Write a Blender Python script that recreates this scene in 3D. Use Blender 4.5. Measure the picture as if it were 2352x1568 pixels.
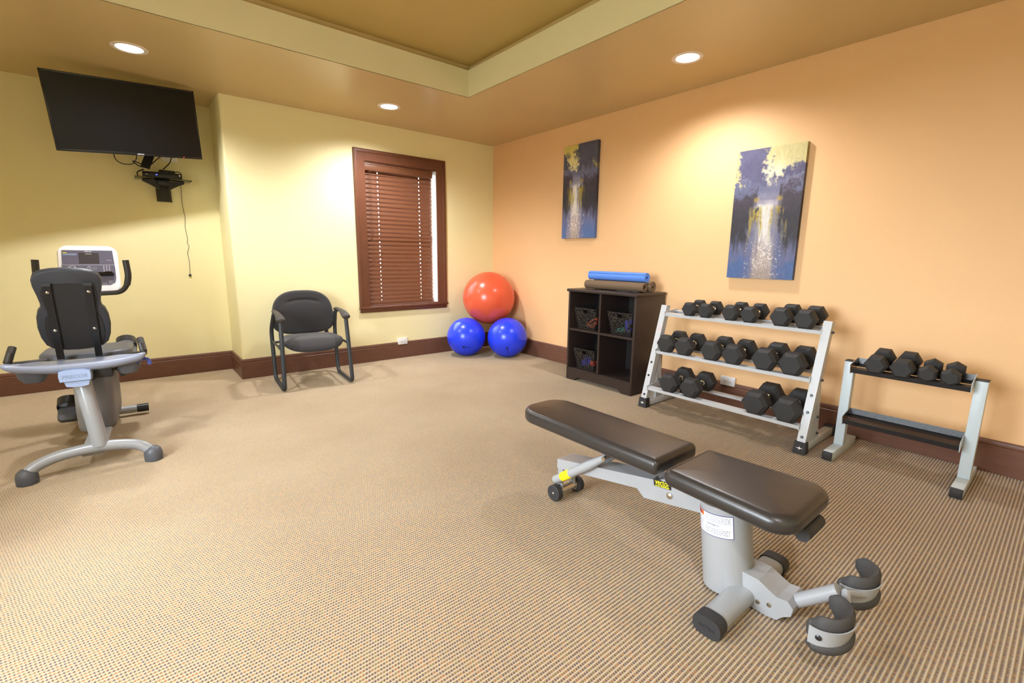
import bpy, bmesh, math, random
from mathutils import Vector, Matrix, noise

sc = bpy.context.scene
for o in list(bpy.data.objects):
    bpy.data.objects.remove(o)

# ------------------------------------------------------------------ camera, light, exposure
cam_d = bpy.data.cameras.new('camera')
cam_d.sensor_fit = 'HORIZONTAL'; cam_d.sensor_width = 36.0
cam_d.lens = 1072.0 / 2352.0 * 36.0
cam_d.clip_start = 0.02; cam_d.clip_end = 100
cam = bpy.data.objects.new('camera', cam_d)
sc.collection.objects.link(cam)
_y, _p, _r = 0.6863864, -0.18030635, 0.0120177
_f = Vector((math.sin(_y)*math.cos(_p), math.cos(_y)*math.cos(_p), math.sin(_p)))
_rt = Vector((math.cos(_y), -math.sin(_y), 0)); _up = _rt.cross(_f)
_r2 = math.cos(_r)*_rt + math.sin(_r)*_up; _u2 = -math.sin(_r)*_rt + math.cos(_r)*_up
cam.matrix_world = Matrix(((_r2.x, _u2.x, -_f.x, 0), (_r2.y, _u2.y, -_f.y, 0), (_r2.z, _u2.z, -_f.z, 1.138), (0, 0, 0, 1)))
sc.camera = cam

world = bpy.data.worlds.new('daylight'); sc.world = world; world.use_nodes = True
world.node_tree.nodes['Background'].inputs[0].default_value = (0.86, 0.93, 1.0, 1)
world.node_tree.nodes['Background'].inputs[1].default_value = 34.0

sc.view_settings.view_transform = 'Standard'
sc.view_settings.look = 'None'
sc.view_settings.gamma = 1.0
sc.view_settings.use_curve_mapping = False
sc.view_settings.exposure = 0.0
sc.cycles.max_bounces = 5; sc.cycles.diffuse_bounces = 4; sc.cycles.glossy_bounces = 2; sc.cycles.transparent_max_bounces = 12

CAN_POWER = [135.0, 135.0, 92.0, 120.0, 110.0]
CAN_COLOR = (0.97, 0.97, 1.0)
CANS = [(0.163, 4.16), (1.966, 4.17), (3.012, 1.885), (-0.88, 1.885), (0.163, -0.39)]

random.seed(7)
C = sc.collection
R = math.radians

# ------------------------------------------------------------------ helpers
def lin(c):
    c = c / 255.0
    return c / 12.92 if c <= 0.04045 else ((c + 0.055) / 1.055) ** 2.4
def rgb(r, g, b):
    return (lin(r), lin(g), lin(b), 1.0)

MATS = {}
def mat(name, col, rough=0.5, metal=0.0, spec=0.5, bump=0.0, bscale=200.0, vary=0.0, vscale=5.0, emis=None, estr=0.0, coat=0.0, sheen=0.0, stretch=None):
    m = bpy.data.materials.new(name); m.use_nodes = True
    nt = m.node_tree; b = nt.nodes['Principled BSDF']
    b.inputs['Base Color'].default_value = col
    b.inputs['Roughness'].default_value = rough
    b.inputs['Metallic'].default_value = metal
    b.inputs['Specular IOR Level'].default_value = spec
    b.inputs['Coat Weight'].default_value = coat
    b.inputs['Sheen Weight'].default_value = sheen
    if emis:
        b.inputs['Emission Color'].default_value = emis
        b.inputs['Emission Strength'].default_value = estr
    if bump or vary:
        tc = nt.nodes.new('ShaderNodeTexCoord')
        src = tc.outputs['Object']
        if stretch:
            mp = nt.nodes.new('ShaderNodeMapping'); mp.inputs['Scale'].default_value = stretch
            nt.links.new(src, mp.inputs[0]); src = mp.outputs[0]
    if bump:
        n = nt.nodes.new('ShaderNodeTexNoise'); n.inputs['Scale'].default_value = bscale; n.inputs['Detail'].default_value = 1
        nt.links.new(src, n.inputs['Vector'])
        bp = nt.nodes.new('ShaderNodeBump'); bp.inputs['Strength'].default_value = bump; bp.inputs['Distance'].default_value = 0.002
        nt.links.new(n.outputs['Fac'], bp.inputs['Height']); nt.links.new(bp.outputs[0], b.inputs['Normal'])
    if vary:
        n = nt.nodes.new('ShaderNodeTexNoise'); n.inputs['Scale'].default_value = vscale; n.inputs['Detail'].default_value = 4
        nt.links.new(src, n.inputs['Vector'])
        mx = nt.nodes.new('ShaderNodeMix'); mx.data_type = 'RGBA'
        mx.inputs[6].default_value = tuple(x*(1-vary) for x in col[:3]) + (1,)
        mx.inputs[7].default_value = tuple(min(1, x*(1+vary)) for x in col[:3]) + (1,)
        nt.links.new(n.outputs['Fac'], mx.inputs[0]); nt.links.new(mx.outputs[2], b.inputs['Base Color'])
    MATS[name] = m
    return m

class MB:
    def __init__(s):
        s.v = []; s.f = []
    def add(s, vs, fs, M=None):
        o = len(s.v)
        s.v += [tuple(M @ Vector(p)) if M else tuple(p) for p in vs]
        s.f += [tuple(i + o for i in f) for f in fs]
        return s
    def box(s, a, b, bevel=0.0, M=None, seg=2):
        (x0, y0, z0), (x1, y1, z1) = a, b
        if bevel <= 0:
            vs = [(x0,y0,z0),(x1,y0,z0),(x1,y1,z0),(x0,y1,z0),(x0,y0,z1),(x1,y0,z1),(x1,y1,z1),(x0,y1,z1)]
            return s.add(vs, [(3,2,1,0),(4,5,6,7),(0,1,5,4),(1,2,6,5),(2,3,7,6),(3,0,4,7)], M)
        bm = bmesh.new(); bmesh.ops.create_cube(bm, size=1)
        for v in bm.verts:
            v.co = Vector(((x0+x1)/2 + v.co.x*(x1-x0), (y0+y1)/2 + v.co.y*(y1-y0), (z0+z1)/2 + v.co.z*(z1-z0)))
        bmesh.ops.bevel(bm, geom=bm.edges[:], offset=bevel, segments=seg, profile=0.5, affect='EDGES')
        bm.verts.index_update()
        s.add([v.co.copy() for v in bm.verts], [[v.index for v in f.verts] for f in bm.faces], M)
        bm.free(); return s
    def tube(s, pts, r, n=12, caps=True, flat=None, up=None, M=None):
        pts = [Vector(p) for p in pts]; k = len(pts)
        rs = r if isinstance(r, (list, tuple)) else [r]*k
        vs = []; fs = []; ref = None
        for i, p in enumerate(pts):
            t = (pts[min(i+1, k-1)] - pts[max(i-1, 0)]).normalized()
            if up is not None:
                a = Vector(up); a = (a - t*a.dot(t)).normalized()
            elif ref is None:
                a = Vector((0,0,1)) if abs(t.z) < 0.9 else Vector((1,0,0)); a = (a - t*a.dot(t)).normalized()
            else:
                a = (ref - t*ref.dot(t)).normalized()
            ref = a; b = t.cross(a)
            fa, fb = flat or (1, 1)
            for j in range(n):
                th = 2*math.pi*j/n
                vs.append(p + a*(rs[i]*fa*math.cos(th)) + b*(rs[i]*fb*math.sin(th)))
        for i in range(k-1):
            for j in range(n):
                fs.append((i*n+j, i*n+(j+1)%n, (i+1)*n+(j+1)%n, (i+1)*n+j))
        if caps:
            fs.append(tuple(range(n-1, -1, -1))); fs.append(tuple(range((k-1)*n, k*n)))
        return s.add(vs, fs, M)
    def sweep(s, pts, sec, up, caps=True, M=None):
        """sec: list of (a, b): a along the up vector, b along up x tangent"""
        pts = [Vector(p) for p in pts]; k = len(pts); n = len(sec); vs = []; fs = []
        for i, p in enumerate(pts):
            t = (pts[min(i+1, k-1)] - pts[max(i-1, 0)]).normalized()
            a = Vector(up); a = (a - t*a.dot(t)).normalized(); b = a.cross(t)
            sc_ = 1.0
            if 0 < i < k-1:
                d1 = (pts[i]-pts[i-1]).normalized(); sc_ = 1.0 / max(0.5, d1.dot(t))
            for (u, w) in sec: vs.append(p + a*u*sc_ + b*w if abs(a.dot(d1 if 0 < i < k-1 else t)) > 1e-4 else p + a*u + b*w*sc_)
        for i in range(k-1):
            for j in range(n):
                fs.append((i*n+j, i*n+(j+1)%n, (i+1)*n+(j+1)%n, (i+1)*n+j))
        if caps:
            fs.append(tuple(range(n-1, -1, -1))); fs.append(tuple(range((k-1)*n, k*n)))
        return s.add(vs, fs, M)
    def lathe(s, prof, n=24, M=None, caps=True):
        """prof: (r, z) list around local z"""
        vs = []; fs = []; k = len(prof)
        for (r, z) in prof:
            for j in range(n):
                th = 2*math.pi*j/n; vs.append((r*math.cos(th), r*math.sin(th), z))
        for i in range(k-1):
            for j in range(n):
                fs.append((i*n+j, i*n+(j+1)%n, (i+1)*n+(j+1)%n, (i+1)*n+j))
        if caps:
            fs.append(tuple(range(n-1, -1, -1))); fs.append(tuple(range((k-1)*n, k*n)))
        return s.add(vs, fs, M)
    def prism(s, poly, d0, d1, fn, M=None):
        n = len(poly)
        vs = [fn(a, b, d0) for a, b in poly] + [fn(a, b, d1) for a, b in poly]
        fs = [tuple(range(n-1, -1, -1)), tuple(range(n, 2*n))]
        fs += [(i, (i+1)%n, n+(i+1)%n, n+i) for i in range(n)]
        return s.add(vs, fs, M)
    def sphere(s, c, r, seg=32, rings=20, M=None):
        rx, ry, rz = r if isinstance(r, (tuple, list)) else (r, r, r)
        vs = [(c[0], c[1], c[2]-rz)]; fs = []
        for i in range(1, rings):
            ph = -math.pi/2 + math.pi*i/rings
            for j in range(seg):
                th = 2*math.pi*j/seg
                vs.append((c[0]+rx*math.cos(ph)*math.cos(th), c[1]+ry*math.cos(ph)*math.sin(th), c[2]+rz*math.sin(ph)))
        vs.append((c[0], c[1], c[2]+rz)); L = len(vs)-1
        for j in range(seg):
            fs.append((0, 1+(j+1)%seg, 1+j)); b = 1+(rings-2)*seg
            fs.append((L, b+j, b+(j+1)%seg))
        for i in range(rings-2):
            for j in range(seg):
                a = 1+i*seg
                fs.append((a+j, a+(j+1)%seg, a+seg+(j+1)%seg, a+seg+j))
        return s.add(vs, fs, M)
    def pad(s, outline, layers, fn, disp=None, M=None):
        """outline(inset) -> closed list of 2-D points; layers: (inset, height); fn(a, b, h) -> xyz"""
        vs = []; fs = []; n = None
        for (ins, h) in layers:
            P = outline(ins); n = len(P)
            for a, b in P:
                hh = h + (disp(a, b, h) if disp else 0.0)
                vs.append(fn(a, b, hh))
        k = len(layers)
        for i in range(k-1):
            for j in range(n):
                fs.append((i*n+j, i*n+(j+1)%n, (i+1)*n+(j+1)%n, (i+1)*n+j))
        fs.append(tuple(range(n-1, -1, -1))); fs.append(tuple(range((k-1)*n, k*n)))
        return s.add(vs, fs, M)

def rrect(w, l, r, n=8, taper=0.0, cx=0.0, cy=0.0, r2=None):
    """rounded rectangle outline factory, w along a, l along b; taper widens towards -b"""
    def f(ins):
        hw, hl = w/2 - ins, l/2 - ins
        P = []
        for q, (sx, sy) in enumerate(((1,1),(-1,1),(-1,-1),(1,-1))):
            rq = r if (sy > 0 or r2 is None) else r2
            rr = max(min(rq - ins, hw*0.98, hl*0.98), 0.15*min(hw, hl, rq), 1e-4)
            for i in range(n+1):
                th = math.pi/2*(q + i/n)
                a = sx*(hw-rr) + rr*math.cos(th); b = sy*(hl-rr) + rr*math.sin(th)
                P.append((cx + a*(1 - taper*b/l), cy + b))
        return P
    return f
def rounded_layers(th, fil, half, crown=0.0, steps=4, inner=5, z0=0.0):
    L = []
    for i in range(steps+1):
        a = math.pi/2*i/steps; L.append((fil*(1-math.sin(a)), z0 + fil*(1-math.cos(a))))
    for i in range(1, steps+1):
        a = math.pi/2*i/steps; L.append((fil*(1-math.cos(a)), z0 + th - fil + fil*math.sin(a)))
    for i in range(1, inner+1):
        q = i/inner; L.append((fil + (half*0.93-fil)*q, z0 + th + crown*math.sin(q*math.pi/2)))
    return L
def fillet(pts, r, n=5):
    pts = [Vector(p) for p in pts]; out = [pts[0]]
    for i in range(1, len(pts)-1):
        p = pts[i]; a = (pts[i-1]-p); b = (pts[i+1]-p)
        rr = min(r, a.length*0.49, b.length*0.49); a.normalize(); b.normalize()
        p0 = p + a*rr; p1 = p + b*rr
        for k in range(n+1):
            t = k/n; out.append(p0*(1-t)**2 + p*2*t*(1-t) + p1*t*t)
    out.append(pts[-1]); return out
def spline(pts, n=6):
    pts = [Vector(p) for p in pts]; out = []
    for i in range(len(pts)-1):
        p0 = pts[max(i-1,0)]; p1 = pts[i]; p2 = pts[i+1]; p3 = pts[min(i+2,len(pts)-1)]
        for k in range(n):
            t = k/n
            out.append(0.5*((2*p1)+(-p0+p2)*t+(2*p0-5*p1+4*p2-p3)*t*t+(-p0+3*p1-3*p2+p3)*t**3))
    out.append(pts[-1]); return out
def rect(w, h, cx=0.0, cy=0.0):
    return [(cx-w/2, cy-h/2), (cx+w/2, cy-h/2), (cx+w/2, cy+h/2), (cx-w/2, cy+h/2)]
def frame(o, x, y):
    x = Vector(x).normalized(); z = x.cross(Vector(y)).normalized(); y = z.cross(x)
    return Matrix(((x.x,y.x,z.x,o[0]),(x.y,y.y,z.y,o[1]),(x.z,y.z,z.z,o[2]),(0,0,0,1)))
def along(p0, p1):
    """matrix whose z runs from p0 to p1"""
    p0 = Vector(p0); z = (Vector(p1)-p0).normalized(); x = Vector((1,0,0)) if abs(z.x) < 0.9 else Vector((0,1,0))
    x = (x - z*x.dot(z)).normalized(); y = z.cross(x)
    return Matrix(((x.x,y.x,z.x,p0.x),(x.y,y.y,z.y,p0.y),(x.z,y.z,z.z,p0.z),(0,0,0,1)))

def make_mesh(name, mb, m, smooth=35):
    me = bpy.data.meshes.new(name)
    me.from_pydata(mb.v, [], mb.f)
    bm = bmesh.new(); bm.from_mesh(me)
    bmesh.ops.recalc_face_normals(bm, faces=bm.faces[:]); bm.to_mesh(me); bm.free()
    if smooth:
        me.polygons.foreach_set('use_smooth', [True]*len(me.polygons)); me.set_sharp_from_angle(angle=R(smooth))
    me.materials.append(m); me.update(); return me
def part(name, mb, m, parent=None, smooth=35, label=None):
    o = bpy.data.objects.new(name, make_mesh(name, mb, m, smooth)); C.objects.link(o)
    if parent: o.parent = parent
    if label: o['label'] = label
    return o
def reuse(name, me, parent=None, loc=None):
    o = bpy.data.objects.new(name, me); C.objects.link(o)
    if parent: o.parent = parent
    if loc: o.location = loc
    return o
def tag(o, label, cat, group=None):
    o['label'] = label; o['category'] = cat
    if group: o['group'] = group
    return o
def thing(name, label, cat, loc=(0,0,0), rz=0.0, group=None):
    o = bpy.data.objects.new(name, None); C.objects.link(o); o.empty_display_size = 0.05
    o.location = loc; o.rotation_euler = (0, 0, rz)
    return tag(o, label, cat, group)
def struct(name, mb, m, parent=None, smooth=35, label=None):
    o = part(name, mb, m, parent, smooth, label)
    if not parent: o['kind'] = 'structure'
    return o
def solo(name, mb, m, label, cat, loc=(0,0,0), group=None, smooth=35):
    """a one-mesh thing whose vertices are given in world coordinates, origin moved to loc"""
    mb.v = [(x-loc[0], y-loc[1], z-loc[2]) for x, y, z in mb.v]
    o = part(name, mb, m, None, smooth); o.location = loc
    return tag(o, label, cat, group)
def text_mb(s, width, height, extrude, M, shear=0.0, bold=0.0):
    cu = bpy.data.curves.new('t', 'FONT'); cu.body = s; cu.size = 1; cu.extrude = 0.0; cu.resolution_u = 3
    cu.shear = shear; cu.offset = bold
    ob = bpy.data.objects.new('t', cu); C.objects.link(ob)
    me = bpy.data.meshes.new_from_object(ob.evaluated_get(bpy.context.evaluated_depsgraph_get()))
    vs = [v.co.copy() for v in me.vertices]; fs = [tuple(p.vertices) for p in me.polygons]
    bpy.data.objects.remove(ob); bpy.data.curves.remove(cu); bpy.data.meshes.remove(me)
    x0 = min(v.x for v in vs); x1 = max(v.x for v in vs); y0 = min(v.y for v in vs); y1 = max(v.y for v in vs)
    out = [((v.x-(x0+x1)/2)*width/(x1-x0), (v.y-(y0+y1)/2)*height/(y1-y0), extrude) for v in vs]
    return MB().add(out, fs, M)

# ------------------------------------------------------------------ materials
def wall_mat(name, col, rough=0.55, tex=0.22, scale=140, vary=0.03):
    return mat(name, col, rough=rough, spec=0.35, bump=tex, bscale=scale, vary=vary, vscale=3.0)
M_YEL = wall_mat('yellow_wall_paint', rgb(244, 234, 184))
M_ORG = wall_mat('orange_wall_paint', rgb(237, 191, 140))
M_CEIL = wall_mat('tan_ceiling_paint', rgb(208, 183, 132), rough=0.30, tex=0.2)
M_TRAY = wall_mat('cream_tray_paint', rgb(230, 222, 184))
M_TRAYC = wall_mat('olive_tray_ceiling_paint', rgb(196, 170, 104))
M_BASE = mat('brown_baseboard_wood', rgb(110, 74, 58), rough=0.42, spec=0.4, vary=0.22, vscale=9, stretch=(1.2, 1.2, 9), bump=0.05, bscale=60)
M_CASE = mat('brown_casing_wood', rgb(106, 65, 45), rough=0.4, spec=0.4, vary=0.25, vscale=14, stretch=(5, 5, 0.7), bump=0.05, bscale=60)
M_SLAT = mat('brown_blind_wood', rgb(112, 70, 46), rough=0.36, spec=0.5, vary=0.12, vscale=10, stretch=(0.8, 10, 10))
M_WHITE = mat('white_plastic', rgb(240, 240, 240), rough=0.35)
M_DARKSLOT = mat('dark_slot', rgb(60, 55, 50), rough=0.6)
M_BLACKP = mat('black_plastic', rgb(26, 26, 28), rough=0.4)
M_BLACKG = mat('gloss_black_plastic', rgb(16, 16, 18), rough=0.16)
M_SCREEN = mat('dark_glass_screen', rgb(11, 11, 13), rough=0.16, spec=0.3)
M_FABRIC = mat('black_chair_fabric', rgb(56, 54, 55), rough=0.95, spec=0.15, bump=0.35, bscale=900, sheen=0.25)
M_CHAIRM = mat('dark_chair_steel', rgb(52, 56, 60), rough=0.45, spec=0.5)
M_ARM = mat('dark_arm_urethane', rgb(62, 57, 53), rough=0.6)
M_RUBBER = mat('black_dumbbell_rubber', rgb(50, 49, 49), rough=0.62, spec=0.35, bump=0.08, bscale=300)
M_CHROME = mat('chrome', rgb(220, 220, 222), rough=0.12, metal=1.0)
M_RACKW = mat('silver_white_powdercoat', rgb(192, 193, 196), rough=0.38, spec=0.5)
M_RACKB = mat('pale_blue_white_powdercoat', rgb(190, 200, 206), rough=0.4)
M_RACKK = mat('black_hammered_steel', rgb(30, 30, 33), rough=0.32, spec=0.6, bump=0.25, bscale=260)
M_BOOT = mat('black_rubber_boot', rgb(44, 43, 45), rough=0.6)
M_BOLT = mat('dark_bolt_steel', rgb(70, 70, 74), rough=0.3, metal=0.8)
M_STEEL = mat('bright_bolt_steel', rgb(205, 200, 190), rough=0.25, metal=1.0)
M_VINYL = mat('black_bench_vinyl', rgb(44, 40, 38), rough=0.3, spec=0.55, bump=0.12, bscale=700)
M_BENCH = mat('silver_bench_paint', rgb(157, 158, 161), rough=0.34, metal=0.12, spec=0.5)
M_FOAM = mat('charcoal_foam', rgb(58, 55, 54), rough=0.7, bump=0.1, bscale=500)
M_YELLOW = mat('yellow_decal', rgb(240, 226, 30), rough=0.4)
M_BLUEB = mat('blue_ball_vinyl', rgb(38, 66, 240), rough=0.28, spec=0.5, coat=0.1)
M_REDB = mat('red_orange_ball_vinyl', rgb(226, 92, 60), rough=0.26, spec=0.5, coat=0.1)
M_INK = mat('dark_blue_print', rgb(16, 16, 60), rough=0.5)
M_CAB = mat('espresso_laminate', rgb(50, 38, 34), rough=0.42, spec=0.45, vary=0.1, vscale=20)
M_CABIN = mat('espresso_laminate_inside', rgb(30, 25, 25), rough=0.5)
M_MATB = mat('blue_mat_foam', rgb(92, 140, 232), rough=0.75, bump=0.1, bscale=400)
M_MATN = mat('brown_mat_foam', rgb(112, 90, 68), rough=0.8, bump=0.1, bscale=400)
M_STRAP = mat('black_strap_webbing', rgb(38, 33, 30), rough=0.7)
M_SHELL = mat('dark_grey_backrest_plastic', rgb(46, 47, 52), rough=0.5)
M_SHELLI = mat('black_backrest_board', rgb(30, 27, 27), rough=0.7)
M_BIKES = mat('silver_bike_paint', rgb(158, 160, 164), rough=0.3, metal=0.12)
M_BIKEG = mat('grey_bike_plastic', rgb(98, 95, 95), rough=0.42)
M_BIKED = mat('dark_grey_bike_plastic', rgb(84, 86, 92), rough=0.45)
M_BIKEW = mat('white_console_plastic', rgb(238, 238, 240), rough=0.35)
M_BADGE = mat('pale_blue_grey_badge', rgb(150, 166, 198), rough=0.45)
M_BADGET = mat('badge_lettering', rgb(126, 140, 168), rough=0.5)
M_WING = mat('silver_grey_wing_plastic', rgb(140, 146, 164), rough=0.28, spec=0.6)
M_PANEL = mat('slate_console_panel', rgb(98, 96, 114), rough=0.35)
M_DISP = mat('dark_console_display', rgb(66, 62, 64), rough=0.3)
M_GRIP = mat('black_grip_rubber', rgb(52, 48, 44), rough=0.5)
M_LEVER = mat('blue_lever_plastic', rgb(70, 82, 160), rough=0.4)
M_BLUEG = mat('faint_white_print', rgb(205, 205, 215), rough=0.5)
M_ORANGEP = mat('orange_warning_print', rgb(232, 104, 40), rough=0.5)
M_PRINT = mat('grey_small_print', rgb(138, 138, 152), rough=0.6)
M_NAVY = mat('navy_label_border', rgb(52, 62, 116), rough=0.5)
M_REDPR = mat('red_rack_print', rgb(236, 150, 150), rough=0.5)
M_WIRE = mat('thin_dark_wire', rgb(70, 62, 36), rough=0.6)
M_ORB = mat('orange_band_rubber', rgb(224, 96, 44), rough=0.5)
M_BLB = mat('blue_band_rubber', rgb(52, 66, 190), rough=0.5)
M_TEB = mat('teal_band_rubber', rgb(60, 170, 150), rough=0.5)
M_RDB = mat('red_band_rubber', rgb(214, 62, 44), rough=0.5)
M_LEDR = mat('red_led', rgb(255, 40, 30), emis=(1, 0.05, 0.03, 1), estr=3)
M_LEDB = mat('blue_led', rgb(30, 40, 255), emis=(0.05, 0.08, 1, 1), estr=5)
M_LENS = mat('glowing_lamp_lens', rgb(255, 250, 240), emis=(1, 0.97, 0.9, 1), estr=9.0)
M_TRIM = mat('white_lamp_trim', rgb(235, 225, 215), rough=0.4)

def glass_mat(name, tint, facing=0.12):
    m = bpy.data.materials.new(name); m.use_nodes = True; nt = m.node_tree; nt.nodes.clear()
    o = nt.nodes.new('ShaderNodeOutputMaterial'); t = nt.nodes.new('ShaderNodeBsdfTransparent'); t.inputs[0].default_value = tint
    g = nt.nodes.new('ShaderNodeBsdfGlossy'); g.inputs['Roughness'].default_value = 0.03
    mx = nt.nodes.new('ShaderNodeMixShader'); lw = nt.nodes.new('ShaderNodeLayerWeight'); lw.inputs[0].default_value = facing
    nt.links.new(lw.outputs['Fresnel'], mx.inputs[0]); nt.links.new(t.outputs[0], mx.inputs[1]); nt.links.new(g.outputs[0], mx.inputs[2])
    nt.links.new(mx.outputs[0], o.inputs[0]); return m
M_GLASS = glass_mat('window_glass', (0.95, 0.97, 0.98, 1))
M_SHELFG = glass_mat('smoked_shelf_glass', (0.55, 0.56, 0.5, 1), 0.3)

def perforated_mat():
    m = bpy.data.materials.new('black_perforated_basket'); m.use_nodes = True; nt = m.node_tree
    b = nt.nodes['Principled BSDF']; b.inputs['Base Color'].default_value = rgb(52, 48, 44); b.inputs['Roughness'].default_value = 0.4
    tc = nt.nodes.new('ShaderNodeTexCoord'); v = nt.nodes.new('ShaderNodeTexVoronoi'); v.inputs['Scale'].default_value = 130
    nt.links.new(tc.outputs['Object'], v.inputs['Vector'])
    g = nt.nodes.new('ShaderNodeMath'); g.operation = 'GREATER_THAN'; g.inputs[1].default_value = 0.56
    nt.links.new(v.outputs['Distance'], g.inputs[0])
    n = nt.nodes.new('ShaderNodeMath'); n.operation = 'MAXIMUM'; n.inputs[1].default_value = 0.0
    nt.links.new(g.outputs[0], n.inputs[0]); nt.links.new(n.outputs[0], b.inputs['Alpha'])
    return m
M_PERF = perforated_mat()

def carpet_mat():
    m = bpy.data.materials.new('ribbed_loop_carpet'); m.use_nodes = True; nt = m.node_tree
    b = nt.nodes['Principled BSDF']; b.inputs['Roughness'].default_value = 0.95; b.inputs['Specular IOR Level'].default_value = 0.12
    b.inputs['Sheen Weight'].default_value = 0.15
    N = nt.nodes.new; L = nt.links.new
    def math_(op, a, bb=None, c=None):
        n = N('ShaderNodeMath'); n.operation = op
        for i, x in enumerate((a, bb, c)):
            if x is None: continue
            if isinstance(x, (int, float)): n.inputs[i].default_value = x
            else: L(x, n.inputs[i])
        return n.outputs[0]
    tc = N('ShaderNodeTexCoord'); sep = N('ShaderNodeSeparateXYZ'); L(tc.outputs['Object'], sep.inputs[0])
    # slight wander of the rows
    nz = N('ShaderNodeTexNoise'); nz.inputs['Scale'].default_value = 22; nz.inputs['Detail'].default_value = 1; L(tc.outputs['Object'], nz.inputs['Vector'])
    wob = math_('MULTIPLY', math_('SUBTRACT', nz.outputs['Fac'], 0.5), 0.006)
    PX, PY = 0.0086, 0.0126
    y = math_('DIVIDE', sep.outputs['Y'], PY)
    row = math_('FLOOR', y)                       # valley centre at fract 0.5, rib crest at 0
    x = math_('ADD', math_('DIVIDE', math_('ADD', sep.outputs['X'], wob), PX), math_('MULTIPLY', row, 0.37))
    cx = math_('FLOOR', x)
    fx = math_('SUBTRACT', math_('FRACT', x), 0.5); fy = math_('SUBTRACT', math_('FRACT', y), 0.5)
    cmb = N('ShaderNodeCombineXYZ'); L(cx, cmb.inputs[0]); L(row, cmb.inputs[1])
    wn = N('ShaderNodeTexWhiteNoise'); wn.noise_dimensions = '2D'; L(cmb.outputs[0], wn.inputs['Vector'])
    d = math_('SQRT', math_('ADD', math_('MULTIPLY', math_('MULTIPLY', fx, fx), 1.5), math_('MULTIPLY', math_('MULTIPLY', fy, fy), 1.0)))
    dot = N('ShaderNodeMapRange'); dot.interpolation_type = 'SMOOTHSTEP'
    L(d, dot.inputs[0]); dot.inputs[1].default_value = 0.46; dot.inputs[2].default_value = 0.20; dot.inputs[3].default_value = 0; dot.inputs[4].default_value = 1
    val = N('ShaderNodeMapRange'); val.interpolation_type = 'SMOOTHSTEP'
    L(math_('ABSOLUTE', fy), val.inputs[0]); val.inputs[1].default_value = 0.40; val.inputs[2].default_value = 0.16; val.inputs[3].default_value = 0; val.inputs[4].default_value = 1
    # yarn colours of the flecks
    cr = N('ShaderNodeValToRGB'); cr.color_ramp.interpolation = 'CONSTANT'
    cols = [(0.0, rgb(74, 60, 70)), (0.30, rgb(122, 92, 58)), (0.46, rgb(66, 62, 82)), (0.62, rgb(150, 96, 56)), (0.76, rgb(108, 100, 62)), (0.88, rgb(84, 58, 48))]
    while len(cr.color_ramp.elements) < len(cols): cr.color_ramp.elements.new(0.5)
    for e, (p, c) in zip(cr.color_ramp.elements, cols): e.position = p; e.color = c
    L(wn.outputs['Value'], cr.inputs[0])
    big = N('ShaderNodeTexNoise'); big.inputs['Scale'].default_value = 1.7; big.inputs['Detail'].default_value = 5; L(tc.outputs['Object'], big.inputs['Vector'])
    base = N('ShaderNodeMix'); base.data_type = 'RGBA'; base.inputs[6].default_value = rgb(172, 152, 123); base.inputs[7].default_value = rgb(204, 186, 157)
    L(big.outputs['Fac'], base.inputs[0])
    fine = N('ShaderNodeTexNoise'); fine.inputs['Scale'].default_value = 420; L(tc.outputs['Object'], fine.inputs['Vector'])
    base2 = N('ShaderNodeMix'); base2.data_type = 'RGBA'; base2.blend_type = 'MULTIPLY'; base2.inputs[0].default_value = 1
    fr = N('ShaderNodeMapRange'); L(fine.outputs['Fac'], fr.inputs[0]); fr.inputs[1].default_value = 0.25; fr.inputs[2].default_value = 0.75; fr.inputs[3].default_value = 0.78; fr.inputs[4].default_value = 1.12
    L(base.outputs[2], base2.inputs[6]); L(fr.outputs[0], base2.inputs[7])
    bv = N('ShaderNodeMix'); bv.data_type = 'RGBA'; L(math_('MULTIPLY', val.outputs[0], 0.75), bv.inputs[0]); L(base2.outputs[2], bv.inputs[6]); bv.inputs[7].default_value = rgb(138, 111, 83)
    mx = N('ShaderNodeMix'); mx.data_type = 'RGBA'; L(math_('MULTIPLY', dot.outputs[0], 0.85), mx.inputs[0]); L(bv.outputs[2], mx.inputs[6]); L(cr.outputs[0], mx.inputs[7])
    L(mx.outputs[2], b.inputs['Base Color'])
    h = math_('ADD', math_('MULTIPLY', dot.outputs[0], -0.35), math_('MULTIPLY', fine.outputs['Fac'], 0.5))
    bp = N('ShaderNodeBump'); bp.inputs['Strength'].default_value = 0.7; bp.inputs['Distance'].default_value = 0.002
    L(h, bp.inputs['Height']); L(bp.outputs[0], b.inputs['Normal'])
    return m
M_CARPET = carpet_mat()

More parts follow.
